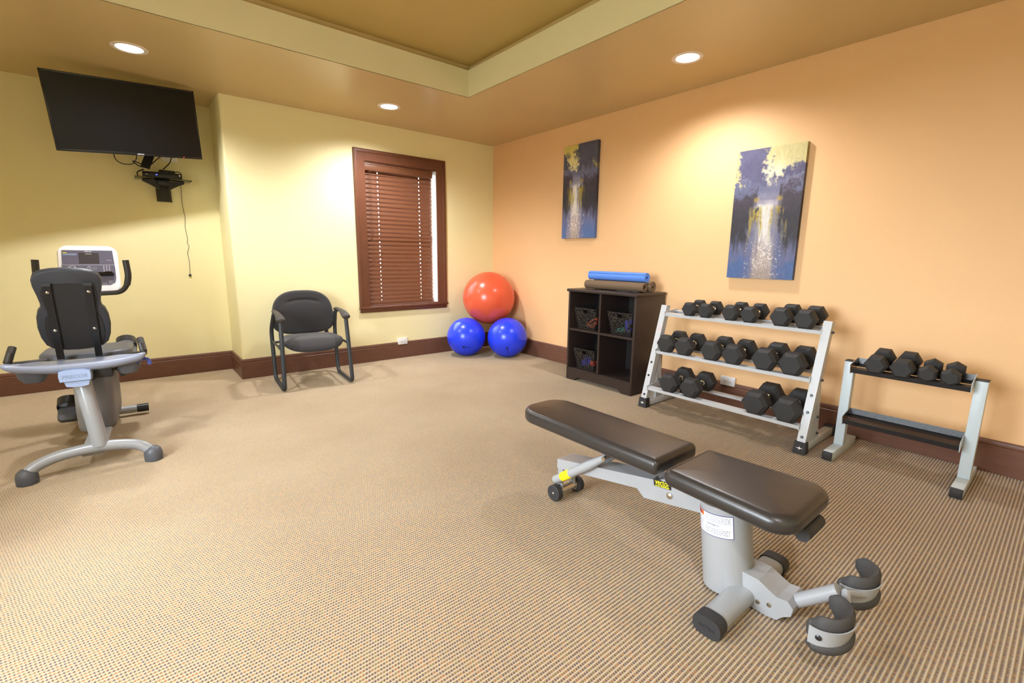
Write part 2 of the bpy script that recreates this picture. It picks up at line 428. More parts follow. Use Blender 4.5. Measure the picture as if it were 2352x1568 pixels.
# ------------------------------------------------------------------ room shell
XR, XL, YB, YF, YA, XC = 3.584, -1.454, 4.78, -1.0, 5.303, 0.735   # right, left, back, rear, alcove, alcove corner
ZC = 2.44; ZT = 2.70
TX0, TX1, TY0, TY1 = -0.237, 2.367, 0.267, 3.507
def carpet_floor():
    PY = 0.0126; hgt = 0.0045; prof_ = [(0.0, 0.0), (0.16, -0.30), (0.30, -0.86), (0.5, -1.0), (0.70, -0.86), (0.84, -0.30)]
    n0 = math.floor((YF-0.2)/PY); n1 = math.ceil((YA+0.2)/PY); vs = []; fs = []
    xs = (XL-0.2, XR+0.2)
    for k in range(n0, n1):
        for (q, h) in prof_: vs += [(xs[0], (k+q)*PY, h*hgt), (xs[1], (k+q)*PY, h*hgt)]
    m = len(vs)//2
    for i in range(m-1): fs.append((2*i, 2*i+1, 2*i+3, 2*i+2))
    b0 = len(vs); vs += [(xs[0], vs[0][1], -0.08), (xs[1], vs[0][1], -0.08), (xs[0], vs[2*m-2][1], -0.08), (xs[1], vs[2*m-2][1], -0.08)]
    fs += [(b0, b0+2, b0+3, b0+1)]
    me = bpy.data.meshes.new('floor'); me.from_pydata(vs, [], fs)
    me.polygons.foreach_set('use_smooth', [True]*len(me.polygons)); me.set_sharp_from_angle(angle=R(75)); me.materials.append(M_CARPET)
    for p in me.polygons: pass
    o = bpy.data.objects.new('floor', me); C.objects.link(o); o['kind'] = 'structure'; return o
carpet_floor()
M_GROUND = mat('outdoor_ground', rgb(118, 116, 100), rough=0.9, vary=0.1, vscale=0.5)
struct('ground', MB().box((-60, -60, -0.30), (60, 60, -0.18)), M_GROUND, smooth=0)

WX0, WX1, WZ0, WZ1 = 1.955, 2.79, 0.605, 2.07     # window opening in the back wall
T = 0.14
wb = MB()
bull = 0.022
prof = [(XC, YA), (XC, YB+bull)] + [(XC+bull-bull*math.cos(a), YB+bull-bull*math.sin(a)) for a in [math.pi/2*i/6 for i in range(1, 7)]] + [(XC+0.12, YB), (XC+0.12, YA)]
wb.prism(prof, 0, ZC+0.02, lambda a, b, d: (a, b, d))
wb.box((XC+0.12, YB, 0), (WX0, YB+T, ZC+0.02)); wb.box((WX1, YB, 0), (XR+T, YB+T, ZC+0.02))
wb.box((WX0, YB, 0), (WX1, YB+T, WZ0)); wb.box((WX0, YB, WZ1), (WX1, YB+T, ZC+0.02))
struct('wall_back', wb, M_YEL)
struct('wall_alcove', MB().box((XL-T, YA, 0), (XC+0.12, YA+T, ZC+0.02)), M_YEL)
struct('wall_right', MB().box((XR, YF-T, 0), (XR+T, YB, ZC+0.02)), M_ORG)
struct('wall_rear', MB().box((XL-T, YF-T, 0), (XR, YF, ZC+0.02)), M_YEL)
LY0, LY1, LZ0, LZ1 = 0.35, 2.15, 0.7, 2.1       # window in the left wall, outside the frame
wl = MB()
wl.box((XL-T, YF, 0), (XL, LY0, ZC+0.02)); wl.box((XL-T, LY1, 0), (XL, YA, ZC+0.02))
wl.box((XL-T, LY0, 0), (XL, LY1, LZ0)); wl.box((XL-T, LY0, LZ1), (XL, LY1, ZC+0.02))
struct('wall_left', wl, M_YEL)

# ceiling: soffit with a rectangular opening for the tray and round holes for the lamps
bm = bmesh.new()
def loop(pts):
    vs = [bm.verts.new(p) for p in pts]
    return [bm.edges.new((vs[i], vs[(i+1) % len(vs)])) for i in range(len(vs))]
ed = loop([(XL-T, YF-T, ZC), (XR+T, YF-T, ZC), (XR+T, YA+T, ZC), (XL-T, YA+T, ZC)])
ed += loop([(TX0, TY0, ZC), (TX1, TY0, ZC), (TX1, TY1, ZC), (TX0, TY1, ZC)])
HR = 0.079
for (x, y) in CANS:
    ed += loop([(x+HR*math.cos(2*math.pi*i/32), y+HR*math.sin(2*math.pi*i/32), ZC) for i in range(32)])
bmesh.ops.triangle_fill(bm, use_beauty=True, use_dissolve=False, edges=ed)
for f in list(bm.faces):
    c = f.calc_center_median()
    if TX0 < c.x < TX1 and TY0 < c.y < TY1 or any((c.x-x)**2+(c.y-y)**2 < (HR*0.98)**2 for x, y in CANS):
        bm.faces.remove(f)
for f in bm.faces:
    if f.normal.z > 0: f.normal_flip()
me = bpy.data.meshes.new('ceiling'); bm.to_mesh(me); bm.free(); me.materials.append(M_CEIL)
ceil = bpy.data.objects.new('ceiling', me); C.objects.link(ceil); ceil['kind'] = 'structure'
tr = MB(); zt = 2.652; e = 0.04
def ring(x0, y0, x1, y1, z0, z1, t):
    tr.box((x0-t, y0-t, z0), (x0, y1+t, z1)); tr.box((x1, y0-t, z0), (x1+t, y1+t, z1))
    tr.box((x0, y0-t, z0), (x1, y0, z1)); tr.box((x0, y1, z0), (x1, y1+t, z1))
ring(TX0, TY0, TX1, TY1, ZC+0.004, zt, 0.1)
struct('trim_1', tr, M_TRAY)
tr = MB(); ring(TX0-e, TY0-e, TX1+e, TY1+e, zt, ZT+0.02, 0.06)
struct('trim_2', tr, M_CEIL)
struct('ceiling_tray', MB().box((TX0-0.14, TY0-0.14, ZT), (TX1+0.14, TY1+0.14, ZT+0.05)), M_TRAYC)
# thin roof slab above the soffit keeps daylight out
struct('ceiling_slab', MB().box((XL-T, YF-T, ZT+0.06), (XR+T, YA+T, ZT+0.1)), M_TRAYC)

# baseboards: profile (distance from wall, height)
BH = 0.182
bprof = [(0, 0), (0.018, 0), (0.018, 0.146), (0.014, 0.150), (0.016, 0.156), (0.014, 0.176), (0.009, BH), (0, BH)]
def base(name, p0, p1, nrm):
    mb = MB(); nx, ny = nrm
    mb.prism(bprof, 0, 1, lambda a, b, d: (p0[0]+(p1[0]-p0[0])*d+nx*a, p0[1]+(p1[1]-p0[1])*d+ny*a, b))
    return struct(name, mb, M_BASE)
base('baseboard_alcove', (XL, YA), (XC, YA), (0, -1))
base('baseboard_return', (XC, YA), (XC, YB), (-1, 0))
base('baseboard_back', (XC-0.018, YB), (XR, YB), (0, -1))
base('baseboard_right', (XR, YF), (XR, YB), (-1, 0))
base('baseboard_left', (XL, YF), (XL, YA), (1, 0))
base('baseboard_rear', (XL, YF), (XR, YF), (0, 1))

# ------------------------------------------------------------------ window in the back wall
win = bpy.data.objects.new('window_1', None); C.objects.link(win); win['kind'] = 'structure'
win['label'] = 'brown wood framed window in the yellow wall'; win['category'] = 'window'
win.location = (2.37, YB, 0.55)
def wpart(name, mb, m, **k):
    mb.v = [(x-2.37, y-YB, z-0.55) for x, y, z in mb.v]; return part(name, mb, m, win, **k)
CX0, CX1, CZ1, SZ = 1.848, 2.899, 2.18, 0.59
cprof = [(0, 0), (0, 0.020), (0.012, 0.024), (0.030, 0.024), (0.034, 0.018), (0.112, 0.012), (0.112, 0)]  # (inwards, proud)
def casing(side):
    mb = MB(); w = 0.112
    if side == 'l': f = lambda a, b, d: (CX0+a, YB-b, SZ if d == 0 else CZ1-a)
    if side == 'r': f = lambda a, b, d: (CX1-a, YB-b, SZ if d == 0 else CZ1-a)
    if side == 't': f = lambda a, b, d: ((CX0+a) if d == 0 else (CX1-a), YB-b, CZ1-a)
    return mb.prism(cprof, 0, 1, f)
for sd in 'lrt': wpart('casing', casing(sd), M_CASE, smooth=20)
wpart('sill', MB().box((CX0-0.006, YB-0.034, 0.572), (CX1+0.010, YB-0.001, 0.597), 0.005).box((WX0, YB-0.012, 0.59), (WX1, YB+T, 0.607)).box((CX0+0.004, YB-0.022, 0.533), (CX1-0.004, YB, 0.574), 0.004), M_CASE)
wpart('jamb', MB().box((WX0, YB-0.002, WZ0-0.01), (WX0+0.012, YB+T, WZ1)), M_CASE)
wpart('jamb', MB().box((WX1-0.012, YB-0.002, WZ0-0.01), (WX1, YB+T, WZ1)), M_WHITE)
wpart('head_jamb', MB().box((WX0, YB-0.002, WZ1-0.012), (WX1, YB+T, WZ1)), M_CASE)
sash = MB(); sy0, sy1 = YB+0.10, YB+0.13
for a, b in (((WX0, sy0, WZ0), (WX0+0.045, sy1, WZ1)), ((WX1-0.03, sy0, WZ0), (WX1, sy1, WZ1)), ((WX0, sy0, WZ0), (WX1, sy1, WZ0+0.045)), ((WX0, sy0, WZ1-0.045), (WX1, sy1, WZ1)), ((WX0, sy0, 1.31), (WX1, sy1, 1.345))):
    sash.box(a, b)
wpart('sash', sash, M_WHITE)
wpart('pane', MB().box((WX0+0.03, YB+0.112, WZ0+0.03), (WX1-0.02, YB+0.116, 1.32)), M_GLASS, smooth=0)
wpart('pane', MB().box((WX0+0.03, YB+0.112, 1.33), (WX1-0.02, YB+0.116, WZ1-0.03)), M_GLASS, smooth=0)

# wooden blind: 31 slats with route holes, head valance, bottom rail, cords
BX0, BX1, BYc = 1.972, 2.745, YB+0.05
blind = thing('window_blind', 'closed brown wooden slat blind inside the window frame', 'blind', (2.37, BYc, 2.05))
bx0, bx1 = BX0-2.37, BX1-2.37
hx = [2.119-2.37, 2.597-2.37]
part('valance', MB().box((bx0-0.004, -0.040, -0.068), (bx1+0.004, -0.024, 0.004), 0.004).box((bx0-0.004, -0.044, -0.012), (bx1+0.004, -0.024, 0.004), 0.003).box((bx0, -0.022, -0.04), (bx1, 0.022, 0.0)), M_SLAT, blind)
def slat_mesh():
    xs = [bx0, hx[0]-0.0045, hx[0]+0.0045, hx[1]-0.0045, hx[1]+0.0045, bx1]; ws = [-0.0245, -0.0065, 0.0065, 0.0245]; t = 0.0013
    mb = MB()
    for i in range(5):
        for j in range(3):
            if j == 1 and i in (1, 3): continue
            mb.box((xs[i], ws[j], -t), (xs[i+1], ws[j+1], t))
    me = make_mesh('slat', mb, M_SLAT, 0)
    bmm = bmesh.new(); bmm.from_mesh(me); bmesh.ops.remove_doubles(bmm, verts=bmm.verts[:], dist=1e-5); bmm.to_mesh(me); bmm.free()
    return me
sm = slat_mesh(); NS = 32; z_first, z_last = 2.0145-2.05, 0.655-2.05
for i in range(NS):
    s_ = reuse('slat', sm, blind, (0, 0, z_first + (z_last-z_first)*i/(NS-1)))
    s_.rotation_euler = (R(69 + random.uniform(-2, 2)), 0, 0)
part('bottom_rail', MB().box((bx0, -0.012, 0.611-2.05), (bx1, 0.012, 0.632-2.05), 0.004), M_SLAT, blind)
for x in hx:
    part('ladder_cord', MB().tube([(x+0.009, -0.027, -0.06), (x+0.009, -0.027, 0.615-2.05)], 0.0009, 6).tube([(x-0.009, -0.027, -0.06), (x-0.009, -0.027, 0.615-2.05)], 0.0009, 6), M_SLAT, blind)
for (x, z) in ((2.012, 1.372), (2.024, 1.372), (2.036, 1.110), (2.701, 1.41)):
    x -= 2.37; z -= 2.05
    part('pull_cord', MB().tube([(x, -0.034, -0.06), (x, -0.036, z)], 0.0012, 6), M_CASE, blind)
    if x != 2.012-2.37:
        part('tassel', MB().lathe([(0.002, 0), (0.004, -0.008), (0.008, -0.02), (0.007, -0.026), (0.003, -0.030)], 12, Matrix.Translation((x, -0.036, z))), M_SHELFG if x > 0 else M_CASE, blind)

# left-wall window beyond the frame: daylight comes in here
w2 = bpy.data.objects.new('window_2', None); C.objects.link(w2); w2['kind'] = 'structure'; w2['label'] = 'plain window in the left wall beside the camera'; w2['category'] = 'window'
fr = MB()
for a, b in (((XL-T, LY0, LZ0), (XL+0.01, LY0+0.05, LZ1)), ((XL-T, LY1-0.05, LZ0), (XL+0.01, LY1, LZ1)), ((XL-T, LY0, LZ0), (XL+0.02, LY1, LZ0+0.05)), ((XL-T, LY0, LZ1-0.05), (XL+0.01, LY1, LZ1)), ((XL-0.1, (LY0+LY1)/2-0.02, LZ0), (XL-0.06, (LY0+LY1)/2+0.02, LZ1))):
    fr.box(a, b)
part('sash', fr, M_CASE, w2)
part('pane', MB().box((XL-0.085, LY0+0.04, LZ0+0.04), (XL-0.08, LY1-0.04, LZ1-0.04)), M_GLASS, w2, smooth=0)
def portal(loc, rot, sx, sy):
    ld = bpy.data.lights.new('window_portal', 'AREA'); ld.shape = 'RECTANGLE'; ld.size = sx; ld.size_y = sy; ld.cycles.is_portal = True
    lo = bpy.data.objects.new('window_portal', ld); C.objects.link(lo); lo.location = loc; lo.rotation_euler = rot
portal((XL-T-0.01, (LY0+LY1)/2, (LZ0+LZ1)/2), (0, R(-90), 0), LZ1-LZ0, LY1-LY0)
portal(((WX0+WX1)/2, YB+T+0.01, (WZ0+WZ1)/2), (R(-90), 0, 0), WX1-WX0, WZ1-WZ0)

# ------------------------------------------------------------------ recessed lamps
ring_me = make_mesh('trim_ring', MB().lathe([(0.074, 0.004), (0.074, -0.002), (0.080, -0.005), (0.097, -0.004), (0.100, 0.0), (0.098, 0.001), (0.078, 0.003)], 48, caps=False), M_TRIM)
can_me = make_mesh('reflector', MB().lathe([(0.0755, 0.0), (0.066, 0.05), (0.062, 0.062)], 48, caps=False), M_TRIM)
lens_me = make_mesh('lens', MB().lathe([(0.064, 0.046), (0.045, 0.040), (0.02, 0.037), (0.001, 0.036)], 48, caps=False), M_LENS)
can_labels = ['round recessed ceiling lamp above the television', 'round recessed ceiling lamp above the window', 'round recessed ceiling lamp over the orange wall between paintings',
              'round recessed ceiling lamp by the left wall', 'round recessed ceiling lamp behind the camera']
for (x, y), lb, pw_ in zip(CANS, can_labels, CAN_POWER):
    t = thing('recessed_lamp', lb, 'ceiling lamp', (x, y, ZC), group='recessed ceiling lamps')
    reuse('trim_ring', ring_me, t); reuse('reflector', can_me, t); reuse('lens', lens_me, t)
    ld = bpy.data.lights.new('lamp_beam', 'SPOT'); ld.energy = pw_; ld.color = CAN_COLOR
    ld.spot_size = R(150); ld.spot_blend = 0.85; ld.shadow_soft_size = 0.055
    lo = bpy.data.objects.new('lamp_beam', ld); C.objects.link(lo); lo.parent = t; lo.location = (0, 0, 0.0)

# ------------------------------------------------------------------ electric outlets
def outlet(loc, rz, label):
    t = thing('wall_outlet', label, 'outlet', loc, rz)           # local x along the wall, -y into the room
    part('cover_plate', MB().box((-0.057, -0.006, -0.035), (0.057, 0.016, 0.035), 0.003), M_WHITE, t)
    for sx in (-1, 1):
        c = sx*0.0195
        s_ = part('socket', MB().lathe([(0.0155, 0), (0.0155, 0.0015), (0.0145, 0.002)], 20, frame((c, -0.006, 0), (1,0,0), (0,0,1))), M_WHITE, t)
        part('slots', MB().box((c-0.007, -0.0085, 0.004), (c+0.001, -0.0075, 0.0058)).box((c-0.007, -0.0085, -0.0058), (c+0.001, -0.0075, -0.004)).lathe([(0.0024, 0), (0.0024, 0.0015)], 10, frame((c+0.006, -0.007, 0), (1,0,0), (0,0,1))), M_DARKSLOT, s_)
    part('screw', MB().lathe([(0.003, 0), (0.002, 0.001)], 10, frame((0, -0.006, 0), (1,0,0), (0,0,1))), M_STEEL, t)
    return t
outlet((2.315, YB-0.018, 0.189), 0.0, 'white outlet plate on the brown baseboard below the window')
outlet((XR-0.018, 1.673, 0.195), R(-90), 'white outlet plate on the orange wall behind the dumbbell rack')

outlet((0.395, YA-0.006, 1.962), 0.0, 'white outlet plate on the alcove wall, half hidden by the television')

# ------------------------------------------------------------------ television on its arm
TL, TR_, BL, BR = Vector((-0.3145, 4.5985, 2.330)), Vector((0.570, 4.747, 2.4075)), Vector((-0.302, 4.695, 1.829)), Vector((0.582, 4.844, 1.906))
tc_ = (TL+TR_+BL+BR)/4
tx = ((TR_-TL)+(BR-BL)).normalized(); ty = ((TL-BL)+(TR_-BR)); ty = (ty - tx*ty.dot(tx)).normalized(); tz = tx.cross(ty)   # tz towards the room
tw, thh = 0.897, 0.511
tv = thing('television', 'black flat-screen television tilted down from a wall arm', 'television')
tv.matrix_world = frame(tc_, tx, ty)
rr = rrect(tw, thh, 0.008, 4)
part('back_housing', MB().pad(rrect(tw-0.01, thh-0.01, 0.02, 4), [(0.06, -0.065), (0.045, -0.07), (0.0, -0.02), (0.0, -0.006)], lambda a, b, h: (a, b, h)), M_BLACKP, tv)
bz = MB(); w_, h_ = tw/2, thh/2
bz.box((-w_, h_-0.014, -0.02), (w_, h_, 0.004), 0.003).box((-w_, -h_, -0.02), (w_, -h_+0.020, 0.005), 0.003).box((-w_, -h_, -0.02), (-w_+0.013, h_, 0.004), 0.003).box((w_-0.013, -h_, -0.02), (w_, h_, 0.004), 0.003)
part('bezel', bz, M_BLACKG, tv)
part('screen', MB().box((-w_+0.012, -h_+0.018, -0.01), (w_-0.012, h_-0.013, 0.001)), M_SCREEN, tv, smooth=0)
part('logo', text_mb('SAMSUNG', 0.042, 0.0075, 0.0053, Matrix.Translation((0.03, -h_+0.0105, 0)), bold=0.02), M_BLUEG, tv, smooth=0)
part('power_light', MB().box((0.312, -h_+0.006, 0.003), (0.318, -h_+0.011, 0.0062)), M_LEDR, tv, smooth=0)
arm = thing('tv_wall_arm', 'black swivel arm holding the television to the alcove wall', 'wall mount', (0.28, YA, 2.05))
part('wall_plate', MB().box((-0.06, -0.025, -0.02), (0.06, 0, 0.14), 0.003), M_BLACKP, arm)
m_ = tc_ - tz*0.09 - Vector((0.28, YA, 2.05))
part('arm', MB().tube([(0, -0.02, 0.03), (0.02, -0.16, 0.03), m_], 0.022, 10), M_BLACKP, arm)
part('head_plate', MB().box((-0.12, -0.12, -0.02), (0.12, 0.12, 0.016), 0.003, Matrix.Translation(-Vector((0.28, YA, 2.05))) @ frame(tc_ - tz*0.088, tx, ty)), M_BLACKP, arm)

# glass component shelf under the television, with its boxes and cables
SX = 0.325; SZ_ = 1.752
sh = thing('component_shelf', 'small smoked glass shelf on a black wall column under the television', 'shelf', (SX, YA, SZ_))
part('column', MB().prism([(-0.055, 0), (-0.052, -0.03), (-0.038, -0.052), (0, -0.062), (0.038, -0.052), (0.052, -0.03), (0.055, 0)], -0.175, 0.02, lambda a, b, d: (a, b, d)), M_BLACKP, sh)
for sx in (-1, 1):
    part('bracket_arm', MB().prism([(sx*0.03, -0.05), (sx*0.05, -0.012), (sx*0.145, -0.006), (sx*0.148, -0.022), (sx*0.10, -0.045), (sx*0.05, -0.075), (sx*0.03, -0.085)], -0.15, -0.115, lambda a, b, d: (a, d, b)), M_BLACKP, sh)
part('bracket_spine', MB().box((-0.045, -0.20, -0.05), (0.045, -0.03, -0.008), 0.01), M_BLACKP, sh)
part('glass_shelf', MB().box((-0.195, -0.26, -0.006), (0.195, -0.02, 0.0), 0.002), M_SHELFG, sh)
part('support_strip', MB().sweep([(-0.055, -0.20, 0.24), (-0.085, -0.21, 0.16), (-0.120, -0.22, 0.075)], rect(0.006, 0.062), (0, 1, 0)), M_BLACKP, sh)
bx = thing('cable_box', 'flat black cable box with a blue light on the glass shelf', 'cable box', (SX-0.002, 5.15, SZ_+0.001), R(-4))
part('body', MB().box((-0.135, -0.10, 0), (0.135, 0.09, 0.044), 0.004), M_BLACKP, bx)
part('status_light', MB().box((-0.045, -0.1022, 0.018), (-0.036, -0.100, 0.026)), M_LEDB, bx, smooth=0)
part('button', MB().lathe([(0.006, 0), (0.006, 0.002)], 12, frame((0.118, -0.1, 0.028), (1,0,0), (0,0,1))), M_CHROME, bx)
part('card_slot', MB().box((-0.115, -0.1015, 0.018), (-0.098, -0.1, 0.022)), M_CHROME, bx, smooth=0)
pb = thing('adapter_box', 'small black adapter box lying on top of the cable box', 'adapter', (SX+0.03, 5.19, SZ_+0.046), R(8))
part('body', MB().box((-0.055, -0.035, 0), (0.055, 0.035, 0.034), 0.004), M_BLACKP, pb)
part('socket_face', MB().box((-0.03, -0.037, 0.01), (0.0, -0.034, 0.024)), M_DARKSLOT, pb)
def cable(name, pts, r, m, label, n=6, cat='cable'):
    return solo(name, MB().tube(spline(pts, n), r, 8), m, label, cat, tuple(pts[0]))
cable('television_cable', [(0.02, 4.83, 1.915), (0.018, 4.85, 1.845), (0.055, 4.87, 1.812), (0.118, 4.87, 1.815), (0.150, 4.86, 1.862), (0.152, 4.85, 1.925)], 0.0035, M_BLACKP, 'black cable sagging below the left half of the television')
cable('television_cable', [(0.33, 5.0, 1.93), (0.29, 5.08, 1.90), (0.23, 5.14, 1.85), (0.17, 5.10, 1.86), (0.13, 5.09, 1.87), (0.17, 5.12, 1.84), (0.24, 5.17, 1.835)], 0.004, M_BLACKP, 'black cable from the television looping beside the cable box')
cable('television_cable', [(0.39, 5.02, 1.93), (0.38, 5.10, 1.89), (0.345, 5.14, 1.85), (0.33, 5.16, 1.838)], 0.004, M_BLACKP, 'short black cable from the television to the adapter box')
cable('television_cable', [(0.41, 5.14, 1.82), (0.44, 5.15, 1.825), (0.455, 5.16, 1.815), (0.43, 5.18, 1.803)], 0.003, M_BLACKP, 'small loop of black cable right of the adapter box')
cable('television_cable', [(0.20, 5.22, 1.83), (0.155, 5.2, 1.80), (0.16, 5.2, 1.765), (0.19, 5.2, 1.7575), (0.2, 5.24, 1.7575)], 0.0045, M_BLACKP, 'black cable curling round the left end of the cable box')
wr = [(0.452, 5.27, 1.735), (0.455, 5.29, 1.68), (0.452, 5.297, 1.57), (0.462, 5.299, 1.45), (0.455, 5.299, 1.36), (0.464, 5.299, 1.26), (0.457, 5.299, 1.225), (0.468, 5.299, 1.19), (0.452, 5.299, 1.13), (0.458, 5.299, 1.06), (0.455, 5.299, 0.98), (0.452, 5.299, 0.945)]
t = thing('infrared_wire', 'thin dark wire hanging down the alcove wall to a black bead', 'wire', (0.452, 5.298, 0.93))
part('wire', MB().tube([p - Vector((0.452, 5.298, 0.93)) for p in spline(wr, 5)], 0.0018, 6), M_WIRE, t)
part('bead', MB().sphere((0, -0.006, 0), (0.011, 0.008, 0.011), 16, 10), M_BLACKP, t)

# ------------------------------------------------------------------ paintings
def hash2(i, j, k):
    n = (i*374761393 + j*668265263 + k*2147483647) & 0xffffffff
    n = ((n ^ (n >> 13)) * 1274126177) & 0xffffffff
    return ((n ^ (n >> 16)) & 0xffff) / 65535.0
def vn(x, y, k=0):
    i, j = math.floor(x), math.floor(y); fx, fy = x-i, y-j
    fx = fx*fx*(3-2*fx); fy = fy*fy*(3-2*fy)
    return (hash2(i,j,k)*(1-fx)+hash2(i+1,j,k)*fx)*(1-fy) + (hash2(i,j+1,k)*(1-fx)+hash2(i+1,j+1,k)*fx)*fy
def fbm(x, y, k=0):
    return 0.5*vn(x,y,k)+0.27*vn(2.1*x,2.1*y,k+1)+0.15*vn(4.3*x,4.3*y,k+2)+0.08*vn(9*x,9*y,k+3)
def mix(a, b, t):
    t = max(0.0, min(1.0, t)); return tuple(p*(1-t)+q*t for p, q in zip(a, b))
def ss(a, b, x):
    t = max(0.0, min(1.0, (x-a)/(b-a))); return t*t*(3-2*t)
def paint(u, t, k):
    """u left to right, t top to bottom; k = 0 canvas nearer the corner, 1 the one over the rack"""
    n = fbm(u*5, t*9, 10+20*k) - 0.5; f = fbm(u*17, t*30, 33+20*k) - 0.5
    st = fbm(u*30, t*5, 40+20*k) - 0.5; sp = vn(u*60, t*130, 70+k); sw = fbm(u*9, t*26, 55+k) - 0.5
    g_ = fbm(u*38, t*70, 81+k) - 0.5
    e = 0.30*n + 0.20*f + 0.16*g_
    cu = 0.53 if k else 0.40
    top, low = ((226, 206, 108), (254, 240, 186)) if k == 0 else ((228, 214, 150), (255, 246, 212))
    c = mix(top, low, ss(0.04, 0.23, t + 0.1*n)*ss(0.5, 0.1, abs(u-cu)))
    if k == 0:
        tree = max(ss(0.22, 0.11, u + e)*ss(0.04, 0.10, t + 0.5*e), ss(0.37, 0.48, u + e + 0.10*ss(0.15, 0.25, t)))
        tree *= 1 - ss(0.06, 0.02, abs(u-0.95+e*0.9))*ss(0.035, 0.01, abs(t-0.225+0.6*e))*0.7
    else:
        tree = max(ss(0.27, 0.17, abs(u-0.28+e*0.9))*ss(-0.4, -0.1, t), ss(0.56, 0.70, u + e)*ss(0.105, 0.17, t + 0.7*e - 0.10*ss(0.8, 0.65, u)), ss(0.17, 0.22, t + e)*ss(0.3, 0.05, u))
    c = mix(c, mix((112, 112, 150), (92, 86, 120), 0.5+1.6*n) if k else mix((96, 98, 120), (78, 76, 98), 0.5+1.6*n), tree)
    mist = ss(0.235, 0.275, t + 0.5*e + (0.03 if k else -0.0)*math.cos(u*6))
    c = mix(c, mix((108, 112, 146), (134, 132, 160), 0.5+2*n), mist)
    c = mix(c, (158, 154, 178), mist*ss(0.31, 0.37, t)*ss(0.30, 0.10, abs(u-cu))*0.8)
    d = (0.17 + 0.06*ss(0.36, 0.62, t)) if k else (0.14 + 0.05*ss(0.4, 0.7, t))
    bank = ss(d-0.03, d+0.05, abs(u-cu) + 0.35*e + 0.24*st) * ss(0.28, 0.36, t + 0.6*e)
    fade = ss(0.66, 0.82, t + 0.28*st)
    c = mix(c, mix((76, 66, 80), (56, 54, 62), ss(0.3, 0.62, t) + sw), bank*(1-fade)*0.97)
    # light on the far water, bright lane, reeds
    lane = ss(0.145, 0.045, abs(u-cu-0.02*math.sin(t*9)) + 0.24*st) * ss(0.41, 0.44, t)
    c = mix(c, (212, 202, 214), ss(0.385, 0.40, t)*ss(0.475, 0.44, t)*ss(0.24, 0.12, abs(u-cu))*(0.55+1.3*sw))
    c = mix(c, (250, 244, 236), lane*(1-ss(0.64, 0.84, t))*0.96)
    reed = ss(0.105, 0.03, abs(abs(u-cu)-0.155) + 0.30*st) * ss(0.42, 0.47, t) * ss(0.70, 0.52, t + 0.35*st)
    c = mix(c, mix((214, 184, 52), (150, 128, 60), vn(u*40, t*60, 3)), reed*(0.35+0.8*sp))
    c = mix(c, (212, 176, 84), ss(0.03, 0.0, abs(t-0.385))*ss(0.06, 0.01, abs(abs(u-cu)-0.17))*0.8)
    # foreground water
    fg = mix((122, 122, 156), (104, 116, 170), 0.5+1.5*sw)
    fg = mix(fg, (186, 166, 156), ss(0.26, 0.06, abs(u-cu) + 0.2*st))
    fg = mix(fg, (84, 116, 174), ss(0.80, 0.97, t + 0.3*n)*ss(0.14, 0.40, abs(u-cu) + 0.2*st)*0.85)
    c = mix(c, fg, fade)
    c = mix(c, (252, 240, 232), ss(0.20, 0.05, abs(u-cu) + 0.2*st)*ss(0.60, 0.72, t)*(1-ss(0.86, 0.97, t))*(0.22 + (0.78 if sp > 0.62 else 0)))
    if sp > 0.87 and t > 0.7 and abs(u-cu) < 0.27: c = mix(c, (245, 238, 240), 0.75)
    hx_, hy_ = ((0.545, 0.445) if k == 0 else (0.385, 0.465))
    if abs(t-hy_) < 0.024 and abs(u-hx_-(hy_-t)*0.8) < 0.016*(1.3 - abs(t-hy_)/0.024): c = (66, 64, 78)
    v = 1.0 + 0.12*(vn(u*90, t*40, 90)-0.5) + 0.06*(hash2(int(u*200), int(t*400), 5)-0.5)
    return tuple(max(0.0, min(255.0, x*v*(0.84 if k else 0.93))) for x in c)
